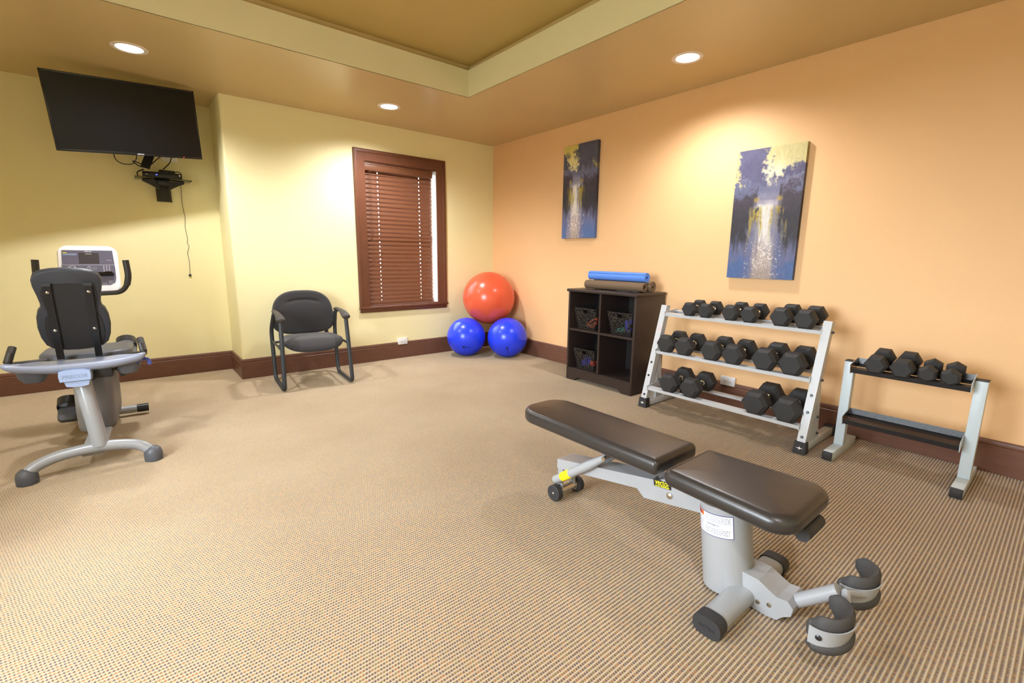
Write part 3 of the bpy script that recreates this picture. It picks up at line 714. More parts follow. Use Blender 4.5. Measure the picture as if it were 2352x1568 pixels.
def painting(name, label, y0, y1, z0, z1, k):
    depth = 0.036; nx, nz = 96, 190; w, h = y1-y0, z1-z0
    vs, cols, fs = [], [], []
    def V(a, b, x):   # a: 0 left (high y) .. 1 right; b: 0 top .. 1
        vs.append((x, w/2 - a*w, h - b*h)); cols.append(paint(min(max(a, 0.0), 1.0), min(max(b, 0.0), 1.0), k))
    for j in range(nz+1):
        for i in range(nx+1): V(i/nx, j/nz, -depth)
    for j in range(nz):
        for i in range(nx):
            a = j*(nx+1)+i; fs.append((a, a+1, a+nx+2, a+nx+1))
    def strip(pts):
        b0 = len(vs)
        for (a, b) in pts:
            V(a, b, -depth); cols[-1] = tuple(x*0.85 for x in cols[-1]); V(a, b, 0.0); cols[-1] = cols[-2]
        for i in range(len(pts)-1): fs.append((b0+2*i, b0+2*i+1, b0+2*i+3, b0+2*i+2))
    strip([(0, j/60) for j in range(61)]); strip([(1, j/60) for j in range(61)]); strip([(i/40, 0) for i in range(41)]); strip([(i/40, 1) for i in range(41)])
    me = bpy.data.meshes.new(name); me.from_pydata(vs, [], fs)
    bm = bmesh.new(); bm.from_mesh(me); bmesh.ops.remove_doubles(bm, verts=[], dist=0); bmesh.ops.recalc_face_normals(bm, faces=bm.faces[:]); bm.to_mesh(me); bm.free()
    at = me.color_attributes.new('print', 'FLOAT_COLOR', 'POINT')
    at.data.foreach_set('color', [x for c in cols for x in rgb(*c)])
    m = bpy.data.materials.new(name + '_print'); m.use_nodes = True; b = m.node_tree.nodes['Principled BSDF']; b.inputs['Roughness'].default_value = 0.6
    an = m.node_tree.nodes.new('ShaderNodeAttribute'); an.attribute_name = 'print'; m.node_tree.links.new(an.outputs['Color'], b.inputs['Base Color'])
    me.materials.append(m)
    t = thing(name, label, 'painting', (XR, (y0+y1)/2, z0))
    reuse('canvas_print', me, t)
    part('stretcher', MB().box((-depth+0.003, -w/2+0.002, 0.002), (0, w/2-0.002, h-0.002)), M_CASE, t)
painting('canvas_painting', 'tall canvas painting of a misty river, the one nearer the corner', 3.092, 3.535, 1.326, 2.226, 0)
painting('canvas_painting', 'tall canvas painting of a misty river above the dumbbell rack', 1.292, 1.752, 1.000, 1.905, 1)

# ------------------------------------------------------------------ exercise balls
def ball(c, r, m, label, logo=None, valve=None):
    t = thing('exercise_ball', label, 'exercise ball', (c[0], c[1], c[2]-r), group='exercise balls in the corner')
    mb = MB().sphere((0, 0, r), r, 64, 40)
    part('ball', mb, m, t, smooth=180)
    if logo:
        (az, el), s_ = logo
        d = Vector((math.cos(el)*math.cos(az), math.cos(el)*math.sin(az), math.sin(el)))
        return t, d
    return t, None
def facing(d, roll):
    """frame axes on a sphere at direction d, text x axis rolled"""
    up = Vector((0,0,1)); x = up.cross(d).normalized(); y = d.cross(x)
    return x*math.cos(roll)+y*math.sin(roll), -x*math.sin(roll)+y*math.cos(roll)
def emblem(t, r, d, roll, flip=1):
    x, y = facing(d, roll); c = Vector((0,0,r)) + d*(r+0.0008)
    mb = MB().lathe([(0.006, 0), (0.014, 0)], 20, frame(c, x, y) , caps=False)
    for q in (0.004, -0.004): mb.box((-0.011, q-0.0015, -0.0004), (0.011, q+0.0015, 0.0004), 0, frame(c, x, y))
    mb.v = [tuple(Vector((0,0,r)) + (Vector(p)-Vector((0,0,r))).normalized()*(r+0.0008)) for p in mb.v]
    part('emblem', mb, M_INK, t, smooth=0)
    tm = text_mb('Empower', 0.062, 0.016, 0, frame(c + x*0.048, x, y), shear=0.3, bold=0.03)
    tm.v = [tuple(Vector((0,0,r)) + (Vector(p)-Vector((0,0,r))).normalized()*(r+0.0008)) for p in tm.v]
    part('lettering', tm, M_INK, t, smooth=0)
def dir_at(c, px):
    return px
t1, _ = ball((2.956, 4.441, 0.22), 0.22, M_BLUEB, 'blue exercise ball on the floor nearest the window')
t2, _ = ball((3.290, 4.100, 0.226), 0.226, M_BLUEB, 'blue exercise ball on the floor against the orange wall')
t3, _ = ball((3.262, 4.422, 0.655), 0.304, M_REDB, 'large red-orange exercise ball resting on two blue balls')
emblem(t1, 0.22, Vector((-0.60, -0.67, -0.36)).normalized(), R(-12))
emblem(t2, 0.226, Vector((-0.56, -0.68, -0.36)).normalized(), R(-75))
part('valve', MB().sphere((0, 0, 0), (0.008, 0.008, 0.003), 12, 6, along(Vector((0,0,0.304)) + Vector((0.55, -0.78, 0.12)).normalized()*0.304, Vector((0,0,0.304)) + Vector((0.55, -0.78, 0.12)).normalized()*0.4)), M_BOLT, t3)

# ------------------------------------------------------------------ cube cabinet with baskets and rolled mats
KX, KY0, KY1, KH, KD = 3.150, 2.272, 3.022, 0.853, 0.405
kc = (KY0+KY1)/2
cab = thing('cube_cabinet', 'dark espresso four-cube storage cabinet against the orange wall', 'cabinet', (KX, kc, 0))
hw = (KY1-KY0)/2; pt = 0.019
part('side_panel', MB().box((0, -hw, 0), (KD, -hw+pt, KH-0.025), 0.001), M_CAB, cab)
part('side_panel', MB().box((0, hw-pt, 0), (KD, hw, KH-0.025), 0.001), M_CAB, cab)
part('top', MB().box((-0.018, -hw-0.012, KH-0.026), (KD, hw+0.012, KH), 0.007, seg=3), M_CAB, cab)
part('back_panel', MB().box((KD-0.008, -hw+pt, 0.08), (KD, hw-pt, KH-0.026)), M_CABIN, cab)
part('divider', MB().box((0.003, -0.0095, 0.11), (KD-0.008, 0.0095, KH-0.026)), M_CAB, cab)
part('shelf', MB().box((0.003, -hw+pt, 0.470), (KD-0.008, -0.0095, 0.489)), M_CAB, cab)
part('shelf', MB().box((0.003, 0.0095, 0.470), (KD-0.008, hw-pt, 0.489)), M_CAB, cab)
part('bottom_panel', MB().box((0.003, -hw+pt, 0.095), (KD-0.008, hw-pt, 0.113)), M_CAB, cab)
kick = [(-hw+pt, 0.0), (-hw+pt, 0.096), (hw-pt, 0.096), (hw-pt, 0.0), (hw-0.105, 0.0), (hw-0.112, 0.012), (hw-0.125, 0.018), (hw-0.145, 0.032), (-hw+0.145, 0.032), (-hw+0.125, 0.018), (-hw+0.112, 0.012), (-hw+0.105, 0.0)]
part('kick_board', MB().prism(kick, 0.0, 0.018, lambda a, b, d: (d, a, b)), M_CAB, cab)

def basket(yc, z0, label, k):
    t = thing('wire_basket', label, 'basket', (KX+0.175, yc, z0), group='perforated baskets in the cabinet')
    h, wt, wb_, dt, db = 0.19, 0.258, 0.202, 0.155, 0.125
    th = 0.0015
    def plate(p):   # quad with thickness along its normal
        p = [Vector(q) for q in p]; n = (p[1]-p[0]).cross(p[3]-p[0]).normalized()*th
        return MB().add([q for q in p]+[q+n for q in p], [(3,2,1,0),(4,5,6,7),(0,1,5,4),(1,2,6,5),(2,3,7,6),(3,0,4,7)])
    # front with handle cut-out
    def F(u, v, s): # u -1..1 across, v 0..1 up
        w = wb_+(wt-wb_)*v; d = db+(dt-db)*v
        return Vector((s*d, u*w/2, v*h+0.001))
    def face(s):
        mb = MB(); hu, v0, v1 = 0.20, 0.78, 0.93
        for (u0, u1, a, b) in ((-1, -hu, 0, 1), (hu, 1, 0, 1), (-hu, hu, 0, v0), (-hu, hu, v1, 1)):
            q = plate([F(u0, a, s), F(u1, a, s), F(u1, b, s), F(u0, b, s)]); mb.add(q.v, q.f)
        return mb
    part('front_panel', face(-1), M_PERF, t, smooth=0)
    part('rear_panel', face(1), M_PERF, t, smooth=0)
    for u in (-1, 1):
        part('side_panel', plate([F(u, 0, -1), F(u, 0, 1), F(u, 1, 1), F(u, 1, -1)]), M_PERF, t, smooth=0)
    part('base', plate([F(-1, 0, -1), F(-1, 0, 1), F(1, 0, 1), F(1, 0, -1)]), M_PERF, t, smooth=0)
    part('rim', MB().tube([F(-1,1,-1), F(1,1,-1), F(1,1,1), F(-1,1,1), F(-1,1,-1)], 0.0028, 8), M_RACKK, t)
    return t
basket(2.835, 0.490, 'black perforated basket with orange bands, upper left cube', 0)
basket(2.448, 0.490, 'black perforated basket with blue and teal bands, upper right cube', 1)
basket(2.830, 0.114, 'black perforated basket with red and blue bands, lower left cube', 2)
def band(c, m, label, seed, sx=0.055, sy=0.07, sz=0.05, r=0.006, n=9):
    rd = random.Random(seed); pts = []
    for i in range(n):
        a = 2*math.pi*i/n*1.7
        pts.append((c[0]+sx*math.cos(a)*rd.uniform(0.5, 1), c[1]+sy*math.sin(a)*rd.uniform(0.5, 1), c[2]+r+0.003+sz*rd.uniform(0, 1)))
    pts.append(pts[0])
    solo('resistance_band', MB().tube(spline(pts, 6), r, 8), m, label, 'exercise band', (c[0], c[1], c[2]))
band((KX+0.13, 2.805, 0.494), M_ORB, 'orange resistance band looped in the upper left basket', 1, 0.06, 0.085, 0.11, 0.006)
band((KX+0.21, 2.835, 0.494), M_BLB, 'short blue band behind the orange one in the upper left basket', 2, 0.03, 0.05, 0.05, 0.006, 5)
band((KX+0.13, 2.405, 0.494), M_BLB, 'blue resistance band heaped in the upper right basket', 3, 0.06, 0.042, 0.11, 0.011, 13)
band((KX+0.13, 2.500, 0.494), M_TEB, 'teal resistance band low in the upper right basket', 4, 0.06, 0.030, 0.03, 0.009, 11)
band((KX+0.13, 2.878, 0.118), M_BLB, 'blue resistance band in the lower left basket', 5, 0.06, 0.036, 0.07, 0.010, 13)
band((KX+0.13, 2.782, 0.118), M_RDB, 'red resistance band in the lower left basket', 6, 0.06, 0.036, 0.06, 0.010, 13)

def mat_roll(c, y0, y1, r, m, label, inner=0.016, turns=4.2, loose=0.0, ang=0.0):
    """rolled mat: a spiral sheet extruded along y"""
    t = thing('rolled_mat', label, 'exercise mat', (c[0], (y0+y1)/2, c[1]-r), ang)
    th = (r-inner)/turns*0.80; P = []; n = int(turns*22)
    outer, inn = [], []
    for i in range(n+1):
        a = 2*math.pi*turns*i/n; rad = inner + (r-inner)*i/n
        rad += loose*math.sin(a*1.0+1)*(1-i/n)
        outer.append((rad*math.cos(a+1.2), rad*math.sin(a+1.2))); inn.append(((rad-th)*math.cos(a+1.2), (rad-th)*math.sin(a+1.2)))
    vs = []; fs = []; h = (y1-y0)/2
    for d in (-h, h):
        for (p, q) in zip(outer, inn):
            vs += [(p[0], d, p[1]+r), (q[0], d, q[1]+r)]
    k = 2*(n+1)
    for i in range(n):
        a = 2*i
        fs += [(a, a+2, a+3, a+1), (k+a+1, k+a+3, k+a+2, k+a), (a, k+a, k+a+2, a+2), (a+1, a+3, k+a+3, k+a+1)]
    fs += [(0, 1, k+1, k), (2*n, k+2*n, k+2*n+1, 2*n+1)]
    o = part('sheet', MB().add(vs, fs), m, t, smooth=50)
    return t
mat_roll((3.300, KH+0.042), 2.306, 2.940, 0.042, M_MATN, 'brown rolled exercise mat at the front of the cabinet top', inner=0.020, turns=3.0, loose=0.006)
mat_roll((3.392, KH+0.046), 2.290, 2.910, 0.046, M_MATN, 'brown rolled exercise mat at the back of the cabinet top')
mat_roll((3.352, KH+0.121), 2.325, 2.945, 0.042, M_MATB, 'bright blue rolled exercise mat lying on the brown mats')
t = thing('carry_strap', 'black strap with a buckle lying before the mats on the cabinet', 'strap', (3.225, 2.40, KH))
part('webbing', MB().sweep(spline([(0.005, 0.10, 0.006), (0.0, 0.05, 0.006), (0.012, 0.0, 0.012), (0.005, -0.05, 0.010), (0.0, -0.085, 0.006)], 5), rect(0.010, 0.032), (0, 0, 1)), M_STRAP, t)
part('buckle', MB().box((-0.012, 0.10, 0.001), (0.022, 0.135, 0.010), 0.003), M_BLACKG, t)

# ------------------------------------------------------------------ dumbbells
HEXC = math.cos(R(30))
DB = {}
def dumbbell_meshes(key, ftf, L, ht, pointy=False, rubber_handle=False):
    Rr = ftf/2/HEXC; off = R(30) if pointy else 0.0
    def hexa(x, s): return [(x, Rr*s*math.cos(off+R(60*i)), Rr*s*math.sin(off+R(60*i))) for i in range(6)]
    def head(x0, sgn):
        mb = MB(); secs = [(0.0, 0.74), (ht*0.22, 0.985), (ht*0.25, 1.0), (ht*0.80, 1.0), (ht*0.84, 0.98), (ht, 0.80)]
        vs = []; fs = []
        for d, s_ in secs: vs += hexa(x0+sgn*d, s_)
        for i in range(len(secs)-1):
            for j in range(6): fs.append((i*6+j, i*6+(j+1)%6, (i+1)*6+(j+1)%6, (i+1)*6+j))
        fs += [tuple(range(5, -1, -1)), tuple(range((len(secs)-1)*6, len(secs)*6))]
        mb.add(vs, fs); return make_mesh('head', mb, M_RUBBER, 12)
    hr = 0.0145 if L > 0.2 else 0.012
    hl = L-2*ht
    hd = MB().lathe([(hr*1.35, 0), (hr*1.35, 0.006), (hr*0.95, 0.010), (hr*1.12, hl/2), (hr*0.95, hl-0.010), (hr*1.35, hl-0.006), (hr*1.35, hl)], 16, along((ht, 0, 0), (L-ht, 0, 0)))
    DB[key] = (head(0, 1), head(L, -1), make_mesh('handle', hd, M_RUBBER if rubber_handle else M_CHROME), ftf, Rr)
dumbbell_meshes('T1', 0.0965, 0.205, 0.064); dumbbell_meshes('T3', 0.1035, 0.220, 0.070); dumbbell_meshes('T5', 0.1140, 0.240, 0.078)
dumbbell_meshes('M1', 0.1250, 0.262, 0.084); dumbbell_meshes('M3', 0.1300, 0.270, 0.088); dumbbell_meshes('M5', 0.1370, 0.285, 0.094)
dumbbell_meshes('L1', 0.1320, 0.300, 0.096); dumbbell_meshes('L3', 0.1450, 0.315, 0.104)
dumbbell_meshes('A', 0.0955, 0.205, 0.064, rubber_handle=True); dumbbell_meshes('C', 0.0735, 0.175, 0.050, pointy=True, rubber_handle=True)
TILT = 0.085
def dumbbell(key, xf, y, zrail, label, group, tilt=TILT):
    h1, h2, hd, ftf, Rr = DB[key]
    half = ftf/2 if key != 'C' else Rr
    t = thing('hex_dumbbell', label, 'dumbbell', (xf, y, zrail+half/math.cos(tilt)), group=group)
    t.rotation_euler = (0, -tilt, 0)
    reuse('head', h1, t); reuse('head', h2, t); reuse('handle', hd, t)
tiers = {'T': (3.155, 0.7195), 'M': (3.065, 0.4370), 'L': (2.985, 0.160)}
rows = [('T', 'top', [('T1', 1.826), ('T1', 1.700), ('T3', 1.519), ('T3', 1.392), ('T5', 1.197), ('T5', 1.058)]),
        ('M', 'middle', [('M1', 1.945), ('M1', 1.796), ('M3', 1.589), ('M3', 1.435), ('M5', 1.233), ('M5', 1.072)]),
        ('L', 'bottom', [('L1', 1.850), ('L1', 1.678), ('L3', 1.229), ('L3', 1.044)])]
ords = ['first', 'second', 'third', 'fourth', 'fifth', 'sixth']
for kx, nm, lst in rows:
    xf, zr = tiers[kx]
    for i, (key, y) in enumerate(lst):
        wd = 'leftmost' if i == 0 else ('rightmost' if i == len(lst)-1 else ords[i] + ' from the left')
        dumbbell(key, xf, y, zr, f'black rubber hex dumbbell, {wd} on the {nm} tier of the three-tier rack', f'hex dumbbells on the {nm} tier')

# ------------------------------------------------------------------ three-tier dumbbell rack
rk = thing('dumbbell_rack', 'silver-white three-tier dumbbell rack with black rubber feet', 'dumbbell rack', (3.2, 1.4945, 0))
O = Vector((3.2, 1.4945, 0))
def rp(name, mb, m, **k):
    mb.v = [tuple(Vector(p)-O) for p in mb.v]; return part(name, mb, m, rk, **k)
pw = 0.046
for yc in (2.048, 0.941):
    side = -1 if yc > 1.5 else 1        # inner direction
    rp('foot', MB().box((3.02, yc-pw/2, 0.008), (3.50, yc+pw/2, 0.056), 0.002), M_RACKW)
    b = Vector((3.000, yc, 0.058)); tp = Vector((3.200, yc, 0.778)); dd = (tp-b)
    poly = [(b.x, 0.056), (b.x+0.052, 0.056), (tp.x+0.050, 0.775), (tp.x, 0.782)]
    post = rp('post', MB().prism(poly, yc-pw/2, yc+pw/2, lambda a, c, d: (a, d, c)), M_RACKW)
    for z in (0.10, 0.245, 0.345):
        x = b.x + (z-0.058)/0.72*0.2
        part('bolt', MB().lathe([(0.0085, 0), (0.0085, 0.003), (0.006, 0.006)], 12, Matrix.Translation(-O) @ along((x, yc, z), (x-0.964, yc, z+0.268))), M_BOLT, post)
    for z in (0.715, 0.435):
        x = b.x + (z-0.058)/0.72*0.2 + 0.03
        part('bolt', MB().lathe([(0.008, 0), (0.008, 0.006), (0.004, 0.014)], 10, Matrix.Translation(-O) @ along((x, yc-side*pw/2, z), (x, yc-side, z))), M_BOLT, post)
    brace = [(3.14, 0.056), (3.24, 0.056), (3.222, 0.075), (3.170, 0.40), (3.135, 0.36)]
    br = rp('brace', MB().prism(brace, yc-0.018, yc+0.018, lambda a, c, d: (a, d, c)), M_RACKW)
    for (x, z) in ((3.165, 0.20), (3.19, 0.09)):
        part('bolt', MB().lathe([(0.008, 0), (0.008, 0.006), (0.004, 0.012)], 10, Matrix.Translation(-O) @ along((x, yc-0.018, z), (x, yc-1, z))), M_BOLT, br)
    front = rp('front_boot', MB().add([(2.988, yc-0.034, 0), (3.045, yc-0.034, 0), (3.045, yc+0.034, 0), (2.988, yc+0.034, 0), (2.993, yc-0.030, 0.072), (3.04, yc-0.028, 0.072), (3.04, yc+0.028, 0.072), (2.993, yc+0.030, 0.072)], [(3,2,1,0),(4,5,6,7),(0,1,5,4),(1,2,6,5),(2,3,7,6),(3,0,4,7)]), M_BOOT)
    star = []
    for i in range(8):
        a = math.pi/4*i; q = [0.019, 0.004, 0.012, 0.004][i % 4]
        star.append((q*math.cos(a), q*math.sin(a)))
    part('star_emblem', MB().prism(star, 0, 0.0008, lambda a, c, d: (2.988-d+0.005*(0.036+c)/0.072, yc-a, 0.036+c), Matrix.Translation(-O)), M_WHITE, front, smooth=0)
    rp('rear_boot', MB().box((3.48, yc-0.030, 0), (3.525, yc+0.030, 0.066), 0.004), M_BOOT)
for kx, (xf, zr) in tiers.items():
    ya, yb = 0.966, 2.023
    wR = {'T': 0.185, 'M': 0.235, 'L': 0.262}[kx]
    ct, st = math.cos(TILT), math.sin(TILT)
    def Q(d, u): return (xf + d*ct - u*st, zr + d*st + u*ct)
    def rail(poly): return MB().prism(poly, ya, yb, lambda a, c, d: (a, d, c))
    th = 0.003
    rp('front_rail', rail([Q(0.026, 0), Q(0.026, -0.022), Q(0.026+th, -0.022), Q(0.026+th, -th), Q(0.072, -th), Q(0.072, 0)]), M_RACKW, smooth=0)
    rp('rear_rail', rail([Q(wR-0.03, 0), Q(wR-0.03, -th), Q(wR+0.012, -th), Q(wR+0.012, -0.03), Q(wR+0.012+th, -0.03), Q(wR+0.012+th, 0)]), M_RACKW, smooth=0)
    for yy in (ya, yb):
        y2 = yy - 0.004 if yy == ya else yy + 0.004
        rp('end_bracket', MB().prism([Q(0.02, 0.012), Q(0.02, -0.026), Q(wR+0.016, -0.034), Q(wR+0.016, 0.012)], min(yy, y2), max(yy, y2), lambda a, c, d: (a, d, c)), M_RACKW, smooth=0)
# faded red lettering up the left post
pd = Vector((0.2, 0, 0.72)).normalized()
rp('lettering', text_mb('n/orcoo', 0.135, 0.021, 0.0007, frame(Vector((3.000, 2.050, 0.058)) + pd*0.615, pd, (0, 1, 0))), M_REDPR, smooth=0)

# ------------------------------------------------------------------ two-tier rack
rk2 = thing('small_dumbbell_rack', 'pale blue-white two-tier dumbbell rack with black shelf rails', 'dumbbell rack', (3.22, 0.53, 0))
O = Vector((3.22, 0.53, 0))
def rp(name, mb, m, **k):
    mb.v = [tuple(Vector(p)-O) for p in mb.v]; return part(name, mb, m, rk2, **k)
for yc in (0.806, 0.256):
    rp('foot', MB().box((3.028, yc-0.024, 0.0), (3.452, yc+0.024, 0.050), 0.002), M_RACKB)
    rp('post', MB().box((3.200, yc-0.024, 0.050), (3.250, yc+0.024, 0.560), 0.002), M_RACKB)
    rp('post_cap', MB().box((3.198, yc-0.025, 0.560), (3.252, yc+0.025, 0.566), 0.002), M_BOOT)
    rp('front_foot_cap', MB().box((3.020, yc-0.0245, 0.0005), (3.029, yc+0.0245, 0.0505), 0.002).box((3.018, yc-0.019, 0.006), (3.022, yc+0.019, 0.044), 0.002), M_BOOT)
    rp('rear_foot_cap', MB().box((3.451, yc-0.0245, 0.0005), (3.458, yc+0.0245, 0.0505), 0.002), M_BOOT)
for (x0, zr) in ((3.135, 0.531), (3.125, 0.229)):
    ya, yb = 0.2835, 0.7785
    tl = 0.16; ct, st = math.cos(tl), math.sin(tl)
    def Q(d, u): return (x0 + d*ct - u*st, zr + d*st + u*ct)
    def rail(poly): return MB().prism(poly, ya, yb, lambda a, c, d: (a, d, c))
    w2_ = 0.115
    rp('shelf_rail', rail([Q(0, 0.004), Q(0, -0.022), Q(0.003, -0.022), Q(0.003, -0.003), Q(0.045, -0.003), Q(0.045, 0.0), Q(0.003, 0.0), Q(0.003, 0.004)]), M_RACKK, smooth=0)
    rp('shelf_rail', rail([Q(w2_-0.05, 0.0), Q(w2_-0.05, -0.003), Q(w2_, -0.003), Q(w2_+0.010, 0.030), Q(w2_+0.007, 0.031), Q(w2_-0.002, 0.0)]), M_RACKK, smooth=0)
    for yy, sg in ((ya, -1), (yb, 1)):
        y2 = yy + sg*0.003
        p = rp('end_plate', MB().prism([Q(-0.012, 0.030), Q(-0.006, -0.026), Q(w2_+0.008, -0.008), Q(w2_+0.012, 0.034), Q(0.04, 0.034)], min(yy, y2), max(yy, y2), lambda a, c, d: (a, d, c)), M_RACKB if sg < 0 else M_STEEL, smooth=0)
        part('bolt', MB().lathe([(0.007, 0), (0.007, 0.005), (0.004, 0.008)], 10, Matrix.Translation(-O) @ along((3.222, yy-sg*0.001, zr+0.024), (3.222, yy-sg, zr+0.024))), M_BOLT, p)
for i, (key, y, zz, wd) in enumerate((('A', 0.665, 0.5315, 'larger flat-topped black hex dumbbell nearest the left post of the small rack'), ('A', 0.552, 0.5315, 'larger flat-topped black hex dumbbell second from the left on the small rack'), ('C', 0.449, 0.5315, 'small black hex dumbbell, third from the left on the small rack'), ('C', 0.361, 0.5315, 'small black hex dumbbell nearest the right post of the small rack'))):
    dumbbell(key, 3.095, y, zz-0.005, wd, 'hex dumbbells on the small rack', 0.16)

# ------------------------------------------------------------------ guest chair
ch = thing('guest_chair', 'black fabric guest chair with arms and a sled steel frame', 'chair', (1.213, 4.335, 0), R(-5.0))
for sx in (-1, 1):
    x = sx*0.277; xi = sx*0.262
    P = [(xi, -0.215, 0.592), (x, -0.283, 0.016), (x, 0.215, 0.016), (x, 0.262, 0.36), (x, 0.262, 0.46), (xi, 0.150, 0.612), (xi, 0.110, 0.612)]
    part('side_frame', MB().tube(fillet(P, 0.065, 6), 0.0175, 12, flat=(1.0, 0.72), up=(1, 0, 0)) , M_CHAIRM, ch)
    part('seat_bar', MB().box((x-0.006, -0.235, 0.348), (x+0.006, 0.255, 0.366), 0.002), M_CHAIRM, ch)
    # armrest: soft pad, bulging at the front
    Q = spline([(xi, 0.165, 0.628), (xi, 0.10, 0.640), (xi, -0.02, 0.640), (xi, -0.12, 0.632), (xi, -0.20, 0.612), (xi, -0.245, 0.592)], 4)
    n = len(Q); rs = []
    for i in range(n):
        q = i/(n-1); rs.append(0.012 + 0.011*ss(0.0, 0.2, q) + 0.013*ss(0.4, 0.85, q) - 0.022*ss(0.93, 1.0, q))
    part('armrest', MB().tube(Q, rs, 14, flat=(0.62, 1.0)), M_ARM, ch)
part('cross_bar', MB().tube([(-0.27, -0.05, 0.357), (0.27, -0.05, 0.357)], 0.011, 10).tube([(-0.27, 0.16, 0.357), (0.27, 0.16, 0.357)], 0.011, 10), M_CHAIRM, ch)
def seat_out(ins):
    P = []
    for i in range(56):
        a = 2*math.pi*i/56; c_, s_ = math.cos(a), math.sin(a)
        e_ = 0.62
        x = (0.247-ins)*math.copysign(abs(c_)**e_, c_); y = (0.235-ins)*math.copysign(abs(s_)**e_, s_)
        P.append((x*(1-0.06*y/0.235), y))
    return P
part('seat', MB().pad(seat_out, rounded_layers(0.050, 0.023, 0.235, 0.010, 5, 6), lambda a, b, h: (a, b-0.028, 0.362+h - 0.9*max(0, -b-0.12)**1.5*1.6 + 0.02*max(0, b))), M_FABRIC, ch)
def back_out(ins):
    P = []
    for i in range(72):
        a = 2*math.pi*i/72; c_, s_ = math.cos(a), math.sin(a)
        e_ = 0.58 if s_ < 0 else 0.72
        x = (0.264-ins)*math.copysign(abs(c_)**e_, c_); y = (0.200-ins)*math.copysign(abs(s_)**e_, s_)
        P.append((x*(1-0.09*y/0.2), y))
    return P
def back_disp(a, b, h):
    if h < 0.05: return 0.0
    # sewn arch crease near the top, shallow lumbar curve
    yc = 0.115 - 1.1*a*a
    g = 0.012*math.exp(-((b-yc)/0.014)**2)*ss(0.165, 0.12, abs(a))
    return -g + 0.012*ss(-0.2, 0.0, b)*ss(0.14, 0.02, b) - 0.35*(-(a*a))*0.0
part('backrest', MB().pad(back_out, rounded_layers(0.060, 0.026, 0.2, 0.010, 5, 16), lambda a, b, h: (a, 0.285 + 0.10*b - h - 0.5*a*a*0.0, 0.606 + b), back_disp), M_FABRIC, ch)
part('back_bracket', MB().sweep(fillet([(-0.2, 0.15, 0.357), (-0.2, 0.272, 0.357), (-0.2, 0.292, 0.60)], 0.04, 4), rect(0.006, 0.035), (0, 1, 1)).sweep(fillet([(0.2, 0.15, 0.357), (0.2, 0.272, 0.357), (0.2, 0.292, 0.60)], 0.04, 4), rect(0.006, 0.035), (0, 1, 1)), M_CHAIRM, ch)

# ------------------------------------------------------------------ recumbent exercise bike (local x right, y forward)
bk = thing('recumbent_bike', 'grey recumbent exercise bike with white console, seen from behind', 'exercise bike', (-0.24, 3.19, 0), -0.05)
arch = spline([(-0.250, -0.02, 0.050), (-0.205, -0.01, 0.082), (-0.13, 0.0, 0.106), (-0.03, 0.0, 0.118), (0.07, 0.0, 0.118), (0.16, 0.0, 0.103), (0.205, -0.005, 0.085), (0.245, -0.015, 0.047)], 6)
part('rear_stabilizer', MB().tube(arch, 0.0275, 16), M_BIKES, bk)
for sx in (-1, 1):
    part('end_cap', MB().lathe([(0.042, 0), (0.043, 0.012), (0.0425, 0.04), (0.037, 0.06), (0.022, 0.075), (0.002, 0.080)], 20, Matrix.Translation((sx*0.250, -0.02, 0))), M_BIKED, bk)
part('rear_post', MB().tube(spline([(0.034, 0.0, 0.125), (0.026, 0.012, 0.22), (0.012, 0.03, 0.34), (-0.002, 0.06, 0.46), (-0.004, 0.10, 0.505)], 5), 0.036, 18), M_BIKES, bk)
part('seat_beam', MB().box((-0.045, 0.02, 0.475), (0.06, 0.75, 0.545), 0.012), M_BLACKP, bk)
part('floor_beam', MB().box((-0.05, 0.03, 0.065), (0.05, 0.95, 0.105), 0.01), M_BIKES, bk)
bd = part('badge', MB().pad(lambda i: [(x*(0.062-i)/0.062, z*(0.031-i)/0.031) for x, z in [(-0.060, -0.030), (0.060, -0.030), (0.063, 0.0), (0.060, 0.022), (0.035, 0.029), (0.0, 0.031), (-0.035, 0.029), (-0.060, 0.022), (-0.063, 0.0)]], [(0, 0), (0, 0.045), (0.003, 0.050), (0.02, 0.050)], lambda a, b, h: (a-0.016, 0.01-h, 0.522+b)), M_BADGE, bk)
part('lettering', text_mb('PRECOR', 0.098, 0.019, 0.0, frame((-0.016, -0.0406, 0.518), (1,0,0), (0,0,1)), shear=0.15, bold=0.03), M_BADGET, bd, smooth=0)
part('badge_base', MB().pad(lambda i: [(x*(0.05-i)/0.05, z) for x, z in [(-0.044, -0.012), (-0.02, -0.016), (0.02, -0.016), (0.044, -0.012), (0.050, 0.012), (-0.050, 0.012)]], [(0, 0), (0, 0.038), (0.003, 0.042)], lambda a, b, h: (a-0.012, 0.012-h, 0.478+b)), M_BADGE, bk)
# wide wing behind the seat, dished at both ends
def wing_out(ins):
    P = []
    for i in range(64):
        a = 2*math.pi*i/64; c_, s_ = math.cos(a), math.sin(a)
        x = (0.274-ins)*math.copysign(abs(c_)**0.75, c_); y = (0.072-ins*0.9)*math.copysign(abs(s_)**0.8, s_)
        P.append((x, y*(1-0.12*(x/0.274)**2) + 0.022 - 0.050*(x/0.274)**2))
    return P
def wing_z(a, b, h):
    q = abs(a)/0.274
    top = (h > 0.02)
    z = 0.018*ss(0.3, 1.0, q) - 0.012*(1-q*q)
    if top: z -= 0.020*math.exp(-((abs(a)-0.205)/0.055)**2)*math.exp(-((b-0.0)/0.045)**2)
    return z
part('seat_wing', MB().pad(wing_out, [(0.05, -0.020), (0.02, -0.010), (0.004, 0.004), (0.0, 0.016), (0.002, 0.026), (0.008, 0.031), (0.02, 0.031), (0.035, 0.031), (0.055, 0.031), (0.075, 0.031)], lambda a, b, h: (a, b+0.02, 0.562+h), wing_z), M_WING, bk, smooth=60)
